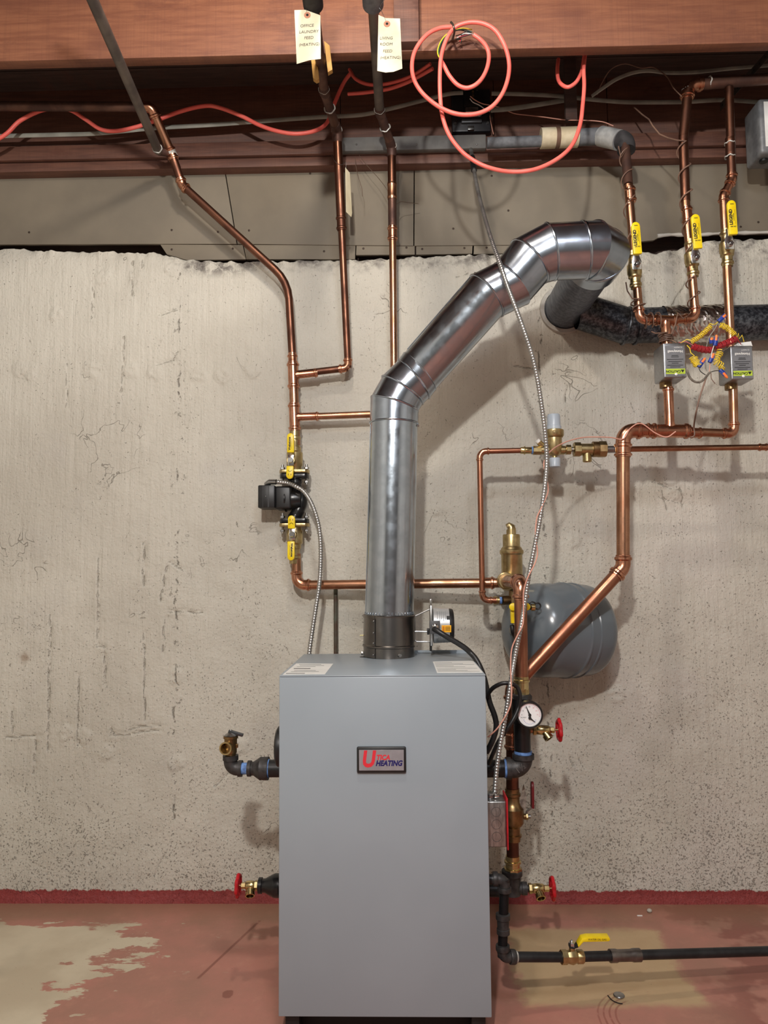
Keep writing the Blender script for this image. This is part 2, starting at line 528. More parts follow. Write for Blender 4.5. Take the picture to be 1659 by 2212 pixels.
def floor_material():
    n = NT('worn red painted concrete floor')
    p = n.pos()
    x, y, z = n.xyz(p)
    nz = n.noise(p, 3.2, 5, 0.62)
    nf = n.noise(p, 16, 5, 0.65)
    c = n.mix(n.smooth(nz, 0.32, 0.68), C(180, 122, 108), C(160, 116, 100))
    c = n.mix(n.math('MULTIPLY', n.smooth(nf, 0.52, 0.7), 0.35), c, C(190, 138, 118))
    # bare concrete where the paint has flaked off, left
    wob = n.math('ADD', n.math('MULTIPLY', n.math('SUBTRACT', n.noise(n.scalev(p, 0.6, 1.4, 1), 6, 6, 0.66), 0.5), 0.9), n.math('MULTIPLY', n.math('SUBTRACT', nf, 0.5), 0.12))
    edge = n.math('ADD', -0.94, n.math('MULTIPLY', n.smooth(y, 2.05, 2.38), 0.12))
    d = n.math('ADD', n.math('SUBTRACT', x, edge), wob)
    d = n.math('MAXIMUM', d, n.math('ADD', n.math('MULTIPLY', n.math('SUBTRACT', y, 2.46), 1.6), n.math('MULTIPLY', wob, 0.5)))
    bare = n.smooth(d, 0.012, -0.012)
    cc = n.mix(n.smooth(n.noise(p, 4, 4), 0.35, 0.65), C(200, 188, 164), C(184, 170, 146))
    stain = n.math('MULTIPLY', n.smooth(n.noise(n.scalev(p, 1.2, 1, 1), 2.4, 3), 0.5, 0.64), n.smooth(x, -1.05, -1.25))
    cc = n.mix(n.math('MULTIPLY', stain, 0.6), cc, C(120, 110, 92))
    c = n.mix(bare, c, cc)
    # flakes past the border
    fl = n.math('MULTIPLY', n.smooth(n.noise(n.scalev(p, 0.7, 1.5, 1), 13, 4), 0.66, 0.675), n.smooth(d, 0.42, 0.05))
    c = n.mix(fl, c, cc)
    # tan worn slab by the gas line, right
    ax = n.math('ABSOLUTE', n.math('SUBTRACT', n.math('ADD', x, n.math('MULTIPLY', n.math('SUBTRACT', nf, 0.5), 0.10)), 0.545))
    ay = n.math('ABSOLUTE', n.math('SUBTRACT', n.math('ADD', y, n.math('MULTIPLY', n.math('SUBTRACT', nf, 0.5), 0.05)), 2.235))
    tanm = n.math('MULTIPLY', n.smooth(ax, 0.255, 0.215), n.smooth(ay, 0.23, 0.185))
    c = n.mix(n.math('MULTIPLY', tanm, 0.85), c, n.mix(nf, C(196, 174, 134), C(176, 150, 112)))
    # darker repainted red areas
    dk = n.math('MULTIPLY', n.smooth(n.noise(p, 2.1, 5, 0.6), 0.52, 0.56), n.smooth(x, 0.72, 0.95))
    c = n.mix(n.math('MULTIPLY', dk, 0.6), c, C(120, 62, 54))
    # brown worn strip beside the wall
    st = n.math('MULTIPLY', n.smooth(n.math('ADD', y, n.math('MULTIPLY', n.math('SUBTRACT', nz, 0.5), 0.3)), 2.42, 2.56), 0.55)
    c = n.mix(st, c, C(134, 106, 82))
    # curved brush marks
    rb = n.math('SQRT', n.math('ADD', n.math('POWER', n.math('SUBTRACT', x, 0.62), 2.0), n.math('POWER', n.math('SUBTRACT', y, 1.97), 2.0)))
    wv = n.math('SINE', n.math('MULTIPLY', n.math('ADD', rb, n.math('MULTIPLY', n.noise(p, 12, 2), 0.01)), 420.0))
    bm_ = n.math('MULTIPLY', n.math('MULTIPLY', n.smooth(wv, 0.3, 0.7), n.smooth(n.math('ABSOLUTE', n.math('SUBTRACT', rb, 0.11)), 0.035, 0.02)), n.math('MULTIPLY', n.smooth(x, 0.62, 0.56), n.smooth(nf, 0.4, 0.5)))
    c = n.mix(n.math('MULTIPLY', bm_, 0.5), c, C(128, 62, 52))
    # long scratch and a wet spot
    sa, sb = atz(425, 2116, 0.0), atz(560, 1990, 0.0)
    L_ = (sb - sa).length; tx, ty = (sb.x - sa.x) / L_, (sb.y - sa.y) / L_
    rx_, ry_ = n.math('SUBTRACT', x, sa.x), n.math('SUBTRACT', y, sa.y)
    al = n.math('ADD', n.math('MULTIPLY', rx_, tx), n.math('MULTIPLY', ry_, ty))
    ac = n.math('ABSOLUTE', n.math('SUBTRACT', n.math('MULTIPLY', rx_, ty), n.math('MULTIPLY', ry_, tx)))
    scr = n.math('MULTIPLY', n.math('MULTIPLY', n.smooth(ac, 0.006, 0.003), n.smooth(al, 0.0, 0.01)), n.math('MULTIPLY', n.smooth(al, L_ + 0.01, L_), n.smooth(n.noise(p, 20, 3), 0.3, 0.42)))
    ws = atz(492, 2147, 0.0)
    wsd = n.math('SQRT', n.math('ADD', n.math('POWER', n.math('SUBTRACT', x, ws.x), 2.0), n.math('MULTIPLY', n.math('POWER', n.math('SUBTRACT', y, ws.y), 2.0), 0.6)))
    scr = n.math('MAXIMUM', scr, n.smooth(n.math('ADD', wsd, n.math('MULTIPLY', n.math('SUBTRACT', nf, 0.5), 0.02)), 0.017, 0.013))
    c = n.mix(n.math('MULTIPLY', scr, 0.6), c, C(112, 58, 46))
    # specks
    c = n.mix(n.math('MULTIPLY', n.smooth(n.noise(p, 120, 2), 0.74, 0.77), 0.6), c, C(90, 60, 50))
    n.col(c)
    n.rough(n.math('MULTIPLY_ADD', bare, 0.25, 0.42))
    n.bump(n.math('ADD', n.math('ADD', n.math('MULTIPLY', nf, 0.6), n.math('MULTIPLY', n.noise(p, 90, 3), 0.25)), n.math('MULTIPLY', bare, -0.4)), 0.35, 0.004)
    return n.m

def wood_material(name, c1, c2, c3, rough=0.6):
    n = NT(name)
    p = n.pos()
    g = n.noise(n.scalev(p, 1.2, 14, 14), 5, 5, 0.6, 0.4)
    fine = n.noise(n.scalev(p, 1.0, 30, 30), 18, 3)
    big = n.noise(p, 3.0, 4)
    c = n.mix(n.smooth(g, 0.3, 0.7), c1, c2)
    c = n.mix(n.math('MULTIPLY', n.smooth(big, 0.5, 0.75), 0.6), c, c3)
    c = n.mix(n.math('MULTIPLY', n.smooth(n.noise(n.scalev(p, 1, 1, 1.5), 8, 3), 0.68, 0.74), 0.6), c, C(70, 38, 28))
    saw = n.noise(n.scalev(p, 60, 1, 1), 4, 2)
    c = n.mix(n.math('MULTIPLY', n.smooth(saw, 0.45, 0.75), 0.22), c, c3)
    blot = n.noise(n.scalev(p, 2.2, 1, 5), 2.6, 5, 0.7)
    c = n.mix(n.math('MULTIPLY', n.smooth(blot, 0.52, 0.72), 0.5), c, C(88, 50, 40))
    n.col(c)
    n.rough(rough)
    n.bump(n.math('ADD', n.math('ADD', g, fine), n.math('MULTIPLY', saw, 0.5)), 0.3, 0.002)
    return n.m

WALLM = wall_material()
FLOORM = floor_material()
WOOD = wood_material('orange brown joist timber', C(132, 84, 59), C(112, 67, 47), C(92, 53, 41))
WOOD_RED = wood_material('red brown timber', C(112, 75, 60), C(88, 58, 48), C(78, 50, 42))
WOOD_DARK = wood_material('dark old timber', C(78, 60, 54), C(60, 46, 42), C(66, 48, 42), 0.8)
PANEL = mat('tan fibreboard', C(118, 109, 94), C(107, 99, 86), 0.7, 0.0, 3, 5, 0.15, 60)
PLAIN_PALE = mat('pale side wall paint', C(190, 186, 178), C(176, 172, 164), 0.8, 0.0, 2, 3)
PLAIN = mat('plain pale wall paint', C(112, 110, 106), C(96, 94, 92), 0.8, 0.0, 2, 3)

# floor
m = MB()
m.box(V(((XL + XR) / 2, (YB + 3.0) / 2, -0.05)), (XR - XL + 0.4, 3.0 - YB + 0.2, 0.1))
structure(m.build('floor', FLOORM, smooth=False))

# concrete wall with an uneven broken top edge
TOPLINE = [(-600, 533), (0, 536), (180, 541), (330, 545), (362, 549), (400, 559), (480, 566), (560, 563), (660, 561), (760, 559), (900, 554), (1080, 547), (1180, 542),
           (1340, 530), (1385, 540), (1420, 545), (1470, 536), (1500, 518), (1659, 514), (2300, 500)]
TOPW = [at(a, b, WALL_Y) for a, b in TOPLINE]
def top_z(x):
    for a, b in zip(TOPW[:-1], TOPW[1:]):
        if a.x <= x <= b.x:
            t = (x - a.x) / (b.x - a.x)
            return a.z + (b.z - a.z) * t
    return TOPW[0].z if x < TOPW[0].x else TOPW[-1].z
xs_ = [XL + 0.02 * i for i in range(int((-1.42 - XL) / 0.02))]
xv = -1.42
while xv < 1.36:
    xs_.append(xv); xv += 0.0055
while xv < XR:
    xs_.append(xv); xv += 0.02
xs_.append(XR)
NX, NZ = len(xs_) - 1, 400
def wp_(px, py):
    q = at(px, py, WALL_Y)
    return (q.x, q.z)
# cracks and ridges: vertical trowel lines, horizontal form marks, diagonal cracks
LINES = [(107, 1330, 104, 1622), (212, 1205, 210, 1395), (212, 1395, 228, 1400), (225, 1400, 225, 1480), (310, 1175, 310, 1265), (312, 1365, 311, 1560), (170, 1460, 168, 1610), (25, 1540, 27, 1585), (75, 1595, 72, 1670),
         (268, 725, 262, 850), (145, 785, 143, 880), (286, 560, 284, 640), (305, 560, 307, 580), (200, 620, 200, 690), (345, 680, 383, 668), (340, 790, 372, 778), (372, 778, 383, 760), (12, 1593, 85, 1590), (238, 1590, 345, 1578), (240, 1575, 248, 1592), (280, 1575, 345, 1568),
         (345, 1300, 360, 1225), (350, 1415, 356, 1330), (365, 1215, 395, 1230), (360, 1320, 440, 1325), (335, 1890, 352, 1848), (463, 1700, 500, 1668), (985, 600, 1010, 592), (1110, 790, 1165, 800), (1180, 900, 1190, 920), (1435, 690, 1480, 610), (1450, 660, 1436, 690),
         (1225, 830, 1222, 870), (1372, 890, 1365, 870), (1420, 1045, 1470, 1060), (1425, 1075, 1480, 1090), (1430, 1060, 1440, 1100), (1470, 1055, 1475, 1095), (1525, 780, 1528, 800), (1250, 1640, 1262, 1660), (1240, 1655, 1230, 1640), (1205, 1600, 1216, 1575)]
LW = [(wp_(a, b), wp_(c, d)) for a, b, c, d in LINES]
LUMPS = [wp_(*q) for q in ((40, 800), (65, 805), (195, 800), (282, 802), (335, 806), (430, 808), (480, 812), (545, 803), (222, 600), (293, 600), (120, 680), (370, 580), (140, 1585), (180, 1590), (380, 1650), (520, 1610), (230, 1630), (1450, 1070), (1240, 1170), (1330, 1500), (600, 1060), (380, 1460), (1050, 1060), (950, 1100))]
def smooth01(a, b, v):
    t = max(0.0, min(1.0, (v - a) / (b - a)))
    return t * t * (3 - 2 * t)
m = MB()
CRACK_SHADE = []
for j in range(NZ + 1):
    for i in range(NX + 1):
        x = xs_[i]
        tz = top_z(x) + 0.008 * noise.noise(V((x * 23, 0.3, 1.7))) + 0.005 * noise.noise(V((x * 71, 4.3, 0)))
        z = tz * j / NZ
        q = V((x, 0, z))
        dy = 0.0022 * noise.noise(q * 3.0) + 0.0024 * noise.noise(q * 11.0) + 0.0016 * noise.noise(V((x * 60, 0, z * 5)))
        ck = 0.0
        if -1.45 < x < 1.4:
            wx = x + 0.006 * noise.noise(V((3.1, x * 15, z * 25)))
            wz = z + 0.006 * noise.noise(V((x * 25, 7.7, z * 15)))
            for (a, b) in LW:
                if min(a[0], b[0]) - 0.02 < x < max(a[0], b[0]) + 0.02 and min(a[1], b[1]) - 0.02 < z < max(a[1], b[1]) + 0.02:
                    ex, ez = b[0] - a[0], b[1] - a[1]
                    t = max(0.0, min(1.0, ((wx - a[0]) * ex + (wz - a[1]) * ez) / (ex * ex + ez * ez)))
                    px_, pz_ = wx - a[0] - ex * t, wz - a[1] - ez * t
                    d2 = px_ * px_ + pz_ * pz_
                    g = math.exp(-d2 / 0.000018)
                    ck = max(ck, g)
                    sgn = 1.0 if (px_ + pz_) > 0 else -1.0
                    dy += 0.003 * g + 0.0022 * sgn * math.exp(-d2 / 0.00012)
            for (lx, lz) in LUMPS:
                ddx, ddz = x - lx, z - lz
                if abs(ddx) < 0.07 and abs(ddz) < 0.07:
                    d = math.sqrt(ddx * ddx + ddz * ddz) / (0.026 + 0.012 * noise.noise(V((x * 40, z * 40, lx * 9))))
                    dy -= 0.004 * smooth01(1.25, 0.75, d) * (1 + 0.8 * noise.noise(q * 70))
                    ck = max(ck, 0.55 * math.exp(-((d - 1.05) / 0.12) ** 2))  # crease shade painted round the lump
        if j >= NZ - 9:                         # rounded, crumbled arris
            e = (j - (NZ - 9)) / 9.0
            dy += 0.016 * e * e * (0.7 + 0.8 * noise.noise(V((x * 30, 9, z * 8))))
        if z < 0.03:
            dy -= 0.006 * (1 - z / 0.03)        # the paint cove at the foot
        m.v.append(V((x, WALL_Y + dy, z)))
        CRACK_SHADE.append(ck)
NB = len(m.v)
for j in range(NZ):
    for i in range(NX):
        a = j * (NX + 1) + i
        m.f.append((a, a + 1, a + NX + 2, a + NX + 1))
for i in range(NX + 1):                         # top of the wall, running back
    t = m.v[NZ * (NX + 1) + i]
    m.v.append(V((t.x, WALL_Y + 0.24, t.z)))
for i in range(NX):
    a = NZ * (NX + 1) + i
    m.f.append((a, a + 1, NB + i + 1, NB + i))
CRACK_SHADE += [0.0] * (NX + 1)
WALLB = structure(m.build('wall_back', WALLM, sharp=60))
ca_ = WALLB.data.attributes.new('crack_shade', 'FLOAT', 'POINT')
ca_.data.foreach_set('value', CRACK_SHADE)

# rest of the room shell, behind and beside the camera
for nm, c, s in (('wall_left', V((XL - 0.05, (YB + 2.9) / 2, ZC / 2)), (0.1, 2.9 - YB, ZC)),
                 ('wall_right', V((XR + 0.05, (YB + 2.9) / 2, ZC / 2)), (0.1, 2.9 - YB, ZC)),
                 ('wall_front', V(((XL + XR) / 2, YB - 0.05, ZC / 2)), (XR - XL, 0.1, ZC))):
    structure(MB().box(c, s).build(nm, PLAIN if nm == 'wall_front' else PLAIN_PALE, smooth=False))

# subfloor boards overhead
m = MB()
m.box(V(((XL + XR) / 2, (YB + 2.9) / 2, ZC + 0.03)), (XR - XL + 0.2, 2.9 - YB + 0.1, 0.03))
CEIL = structure(m.build('ceiling', WOOD_DARK, smooth=False))
yy = YB + 0.07
k = 0
while yy < 2.86:                                # board by board, thin gaps between
    MB().box(V(((XL + XR) / 2, yy, ZC + 0.008)), (XR - XL, 0.134, 0.018), bev=0.002, seg=1).build('subfloor_board', WOOD_DARK, CEIL, smooth=False)
    yy += 0.14
JZ = 2.70
jf = atz(830, 112, JZ).y
jb = atz(830, 131, JZ).y
MB().box(V(((XL + XR) / 2, (jf + jb) / 2, (JZ + ZC) / 2)), (XR - XL, jb - jf, ZC - JZ), bev=0.003).build('floor_joist', WOOD, CEIL)
for yj in (-0.30, -0.72, -1.14, -1.56, -1.98):
    MB().box(V(((XL + XR) / 2, yj, (JZ + ZC) / 2)), (XR - XL, 0.045, ZC - JZ), bev=0.003).build('floor_joist', WOOD, CEIL)
SILL_Y = 2.575
zs0 = at(830, 352, SILL_Y).z
zs1 = at(830, 330, SILL_Y).z
zs2 = at(830, 298, SILL_Y).z
MB().box(V(((XL + XR) / 2, SILL_Y + 0.10, (zs0 + zs1) / 2 - 0.001)), (XR - XL, 0.18, zs1 - zs0 - 0.004), bev=0.003).build('sill_plate', WOOD_RED, CEIL)
MB().box(V(((XL + XR) / 2, SILL_Y + 0.09, (zs1 + zs2) / 2)), (XR - XL, 0.18, zs2 - zs1 - 0.003), bev=0.003).build('sill_plate', WOOD_RED, CEIL)
rx = [XL, at(735, 280, 2.6).x, at(1068, 280, 2.6).x, at(1315, 280, 2.6).x, XR]
for a, b in zip(rx[:-1], rx[1:]):
    MB().box(V(((a + b) / 2, SILL_Y + 0.055 + 0.004 * random.random(), (zs2 + ZC) / 2)), (b - a - 0.002, 0.045, ZC - zs2), bev=0.002).build('rim_joist', WOOD_RED, CEIL)
# short scab of timber nailed on the joist, and the dark hanger strip in the bay
a = at(851, 99, jf - 0.02); b = at(905, 97, jf - 0.02)
MB().box(V(((a.x + b.x) / 2, jf - 0.019, (a.z + ZC) / 2)), (b.x - a.x, 0.036, ZC - a.z), bev=0.002).build('nailing_block', WOOD_RED, CEIL)
a = at(1221, 262, 2.50); b = at(1246, 262, 2.50)
MB().box(V(((a.x + b.x) / 2, 2.50, (a.z + ZC) / 2)), (b.x - a.x, 0.02, ZC - a.z), bev=0.001).build('bridging_strut', WOOD_DARK, CEIL)

# fibreboard panels and the strips under them, above the concrete
PY = WALL_Y + 0.012
def panel(poly, name, dz=0.0, Y=PY):
    pts = [at(a, b, Y) for a, b in poly]
    o = pts[0]
    m = MB()
    m.prism([(q.x - o.x, q.z - o.z) for q in pts], o, V((1, 0, 0)), V((0, 0, 1)), V((0, 0.012, 0)), 0.0012)
    return m.build(name, PANEL, WALLB)
def nail(px, py, par, Y=PY):
    c = at(px, py, Y)
    m = MB()
    m.lathe(c + V((0, 0.001, 0)), V((0, -1, 0)), [(0, 0.0042), (0.0016, 0.0042), (0.0024, 0.0025)], 10)
    m.build('nail_head', mat('rusty nail head', C(60, 48, 40), None, 0.6, 0.5), par)
p1 = panel([(-650, 366), (481, 346), (511, 527), (340, 527), (-650, 531)], 'wall_panel')
p2 = panel([(483, 346), (894, 340), (893, 531), (513, 527)], 'wall_panel')
p3 = panel([(896, 340), (2300, 310), (2300, 496), (1432, 508), (1412, 519), (1332, 527), (895, 531)], 'wall_panel')
p4 = p3
P_c = catmull([at(x_, y_, PY - 0.001) for x_, y_ in ((1420, 510), (1450, 507), (1500, 508), (1560, 504), (1620, 503), (1700, 501), (1900, 499))], 6)
MB().tube(P_c, [0.006 + 0.003 * noise.noise(q * 40) for q in P_c], 8).build('caulk_bead', PLAIN_PALE, p3)
for q, ps in ((p1, [(63, 502), (371, 497), (22, 378), (471, 501)]), (p2, [(538, 498), (670, 375), (851, 511)]), (p3, [(979, 494), (1062, 380), (1098, 455)]), (p4, [(1638, 480), (1600, 490)])):
    for a, b in ps:
        nail(a, b, q)
sl = [((346, 528), (524, 529), (531, 560), (404, 562), (360, 549)), ((526, 529), (768, 529), (767, 560), (532, 560)),
      ((770, 529), (896, 531), (896, 550), (769, 551)), ((899, 532), (1021, 528), (1020, 548), (899, 550)), ((1024, 528), (1190, 527), (1190, 546), (1023, 549))]
for s_, nl in zip(sl, ([(371, 531 + 8), (503, 537)], [(560, 545), (700, 543)], [(785, 537), (878, 535)], [(912, 538), (1003, 536)], [(1051, 535), (1160, 536)])):
    q = panel(s_, 'panel_strip', Y=PY + 0.004)
    for a, b in nl:
        nail(a, b, q, PY + 0.004)
# dark void boarding behind the panels
MB().box(V(((XL + XR) / 2, WALL_Y + 0.13, 2.45)), (XR - XL, 0.02, 0.4)).build('backing_board', WOOD_DARK, WALLB, smooth=False)

# ================================================================ BOILER
BY0, BY1 = 1.86, 2.335
a, b = at(602, 1459, BY0), at(1049, 1459, BY0)
c, d = at(602, 2197, BY0), at(1063, 2197, BY0)
BX0, BX1 = (a.x + c.x) / 2, (b.x + d.x) / 2
BZ1, BZ0 = (a.z + b.z) / 2, (c.z + d.z) / 2
BXC, BYC = (BX0 + BX1) / 2, (BY0 + BY1) / 2
boiler = thing('boiler', 'grey steel cabinet boiler standing on the red floor against the wall', 'boiler', V((BXC, BYC, 0)))
SEAM = mat('shadowed sheet edge', C(120, 126, 132), None, 0.4)
MB().box(V((BXC, BYC + 0.006, (BZ0 + BZ1) / 2 - 0.0012)), (BX1 - BX0, BY1 - BY0 - 0.012, BZ1 - BZ0 - 0.0025), bev=0.002).build('cabinet', PAINT_GREY, boiler)
MB().box(V((BXC, BY0 + 0.004, (BZ0 + BZ1) / 2 - 0.0015)), (BX1 - BX0 - 0.001, 0.010, BZ1 - BZ0 - 0.003), bev=0.0025).build('front_panel', PAINT_GREY, boiler)
MB().box(V((BXC, BYC, BZ1 - 0.001)), (BX1 - BX0, BY1 - BY0, 0.003), bev=0.0012).build('top_panel', PAINT_GREY, boiler)
MB().box(V((BXC + (BX1 - BX0) * 0.31, BY1 - 0.001, BZ1 + 0.004)), ((BX1 - BX0) * 0.36, 0.002, 0.012)).build('rear_flange', PAINT_GREY, boiler)
MB().box(V((BXC, BYC + 0.02, BZ0 / 2)), (BX1 - BX0 - 0.03, BY1 - BY0 - 0.09, BZ0 + 0.002), bev=0.003).build('base_pan', mat('black base pan', C(26, 24, 24), None, 0.7), boiler)
for sx in (BX0 + 0.03, BX1 - 0.03):
    for sy in (BY0 + 0.05, BY1 - 0.05):
        MB().box(V((sx, sy, BZ0 / 2)), (0.035, 0.05, BZ0 + 0.002), bev=0.003).build('foot', BLACK, boiler)
# knockout holes beside the flue
for px in (786, 882):
    q = atz(px, 1419.5, BZ1)
    MB().lathe(V((q.x, q.y, BZ1)), V((0, 0, 1)), [(0, 0.0125), (0.0012, 0.0125), (0.0013, 0.010)], 20).build('knockout_plug', BLACK, boiler)
# rating labels on the top
def top_label(corners, nm):
    P = [atz(x, y, BZ1 + 0.0005) for x, y in corners]
    m = MB(); m.prism([(q.x - P[0].x, q.y - P[0].y) for q in P], P[0] + V((0, 0, 0.0)), V((1, 0, 0)), V((0, 1, 0)), V((0, 0, 0.0006)))
    return m.build(nm, WHITE, boiler, smooth=False), P
l1, P = top_label([(611, 1457.5), (702, 1456.5), (720, 1434), (640, 1433.5)], 'rating_label')
zt = BZ1 + 0.0014
def line_on(P, t0, t1, v, wdt, par, mt):
    A = P[0] * (1 - v) + P[3] * v; B = P[1] * (1 - v) + P[2] * v
    p, q = A.lerp(B, t0), A.lerp(B, t1)
    MB().box(V(((p.x + q.x) / 2, (p.y + q.y) / 2, zt)), ((q.x - p.x), wdt, 0.0003)).build('print_line', mt, par, smooth=False)
line_on(P, 0.10, 0.52, 0.50, 0.009, l1, INK)
line_on(P, 0.05, 0.5, 0.07, 0.010, l1, GREYINK)
for i, v in enumerate((0.22, 0.31, 0.68, 0.78, 0.88)):
    line_on(P, 0.12 + 0.05 * (i % 2), 0.8 - 0.1 * (i % 3), v, 0.004, l1, GREYINK)
l2, P = top_label([(944, 1453.5), (1043, 1453), (1022, 1427.5), (935, 1429.5)], 'rating_label')
for i, v in enumerate((0.08, 0.16, 0.24, 0.34, 0.48, 0.56, 0.66, 0.76, 0.86)):
    line_on(P, 0.03, 0.95 - 0.25 * (i % 3), v, 0.003 if v != 0.34 else 0.002, l2, GREYINK)
# name plate
q0, q1 = at(771, 1612, BY0), at(877.5, 1668, BY0)
cx, cz = (q0.x + q1.x) / 2, (q0.z + q1.z) / 2
W_, H_ = q1.x - q0.x, q0.z - q1.z
badge = MB().box(V((cx, BY0 - 0.004, cz)), (W_, 0.010, H_), bev=0.0035, seg=3).build('name_plate', BLACK, boiler)
MB().box(V((cx, BY0 - 0.0092, cz)), (W_ - 0.011, 0.0012, H_ - 0.013), bev=0.0003, seg=1).build('badge_face', mat('brushed grey plate', C(160, 160, 166), C(150, 150, 156), 0.4, 0.4, 30), badge)
RB = mat('badge red', C(214, 44, 58), None, 0.45)
BB = mat('badge navy', C(22, 18, 92), None, 0.45)
ux, uz = V((1, 0, 0)), V((0, 0, 1))
k = W_ / 106.5
def bp(px, py):
    return V((at(px, py, BY0).x, BY0 - 0.0101, at(px, py, BY0).z))
text('U', 0.053, bp(795.5, 1639), ux, uz, RB, 'badge_lettering', badge, bold=0.0022, shear=0.16, sx=0.84)
text('TICA', 0.0165, bp(827.5, 1634.5), ux, uz, RB, 'badge_lettering', badge, bold=0.0007, shear=0.2, sx=0.9)
text('HEATING', 0.0175, bp(840, 1647), ux, uz, BB, 'badge_lettering', badge, bold=0.0008, shear=0.25, sx=0.86)
# ribbed black control on the left flank
a = at(597, 1610, 2.12)
m = MB()
zc_ = at(600, 1612, 1.93).z
xl = BX0 - at(592, 1600, 1.93).x
m.lathe(V((BX0 + 0.004, 1.93, zc_)), V((-1, 0, 0)), [(0, 0.050), (0.004, 0.052), (xl * 0.7, 0.050), (xl * 0.9, 0.042), (xl, 0.01)], 30)
m.build('side_control_cover', BLACK, boiler)

# ================================================================ VENT CONNECTOR
VY = 2.262
RV = u(104, VY) / 2
RB_ = u(111, VY) / 2
vb = at(840, 1418, VY)
vent = thing('vent_pipe', 'shiny galvanised round vent pipe rising from the grey boiler and bending into the wall', 'vent pipe', V((at(846, 1400, VY).x, VY, BZ1)))
# axis points
A0 = V((at(840, 1372, VY).x, VY, BZ1 + 0.001))
A1 = at(841, 1327, VY)
A2 = at(851, 915, VY)
def gore(a, na, b, nb, r, n=40, ends=1.0):
    ax = (b - a).normalized()
    x, y, _ = frame(ax, V((0, -1, 0)) if abs(ax.y) < 0.9 else V((0, 0, 1)))
    m = MB()
    for (p, nn, rr) in ((a, na, r), (b, nb, r * ends)):
        for k in range(n):
            t = 2 * PI * k / n
            q = p + (x * math.cos(t) + y * math.sin(t)) * rr
            # slide along the axis on to the mitre plane
            s_ = (p - q).dot(nn) / ax.dot(nn)
            m.v.append(q + ax * s_)
    for k in range(n):
        m.f.append((k, (k + 1) % n, n + (k + 1) % n, n + k))
    return m
def mitre_ring(p, nn, r, th, ax, n=40):
    x, y, _ = frame(ax, V((0, -1, 0)) if abs(ax.y) < 0.9 else V((0, 0, 1)))
    pts = []
    for k in range(n):
        t = 2 * PI * k / n
        q = p + (x * math.cos(t) + y * math.sin(t)) * r
        pts.append(q + ax * ((p - q).dot(nn) / ax.dot(nn)))
    return MB().tube(pts, th, 8, closed=True)
# draft collar with the damper inside
m = MB()
L = (A1 - A0).length
ax = (A1 - A0).normalized()
m.lathe(A0, ax, [(0, RB_ - 0.001), (0.028, RB_ - 0.001), (0.030, RB_ + 0.002), (0.034, RB_ + 0.002), (0.037, RB_ - 0.0005), (L - 0.012, RB_ - 0.0005), (L - 0.008, RB_ + 0.0015), (L - 0.002, RB_ + 0.0015), (L, RB_ - 0.001), (L, RB_ - 0.004)], 48, caps=False)
coll = m.build('draft_collar', GALV_DARK, vent)
sx = -0.55
def collar_pt(ang, z, r=RB_):
    return A0 + ax * z + V((math.sin(ang) * r, -math.cos(ang) * r, 0))
m = MB()
m.box(collar_pt(-0.55, L / 2, RB_ + 0.0004), (0.0016, 0.003, L), bev=0.0003, seg=1)
m.build('collar_seam', mat('dark seam', C(60, 58, 56), None, 0.5, 0.6), coll)
for z in (0.011, 0.045, 0.075, L - 0.016):
    MB().ball(collar_pt(-0.60, z, RB_ + 0.0008), 0.0028, n=8).build('rivet', STEEL, coll)
for an in (0.42, -1.5):
    MB().hexn(collar_pt(an, 0.010), collar_pt(an, 0.010, RB_ + 0.006), 0.0055).build('screw', STEEL, coll)
MB().cyl(collar_pt(-PI / 2, 0.062), collar_pt(-PI / 2, 0.062, RB_ + 0.010), 0.002).build('screw', BRASS, coll)
# straight pipe, crimped into the collar
m = MB()
L2 = (A2 - A1).length
ax2 = (A2 - A1).normalized()
m.lathe(A1 - ax2 * 0.012, ax2, [(0, RV - 0.001), (0.02, RV), (L2 + 0.03, RV)], 56, caps=False)
m.build('vent_section', GALV, vent)
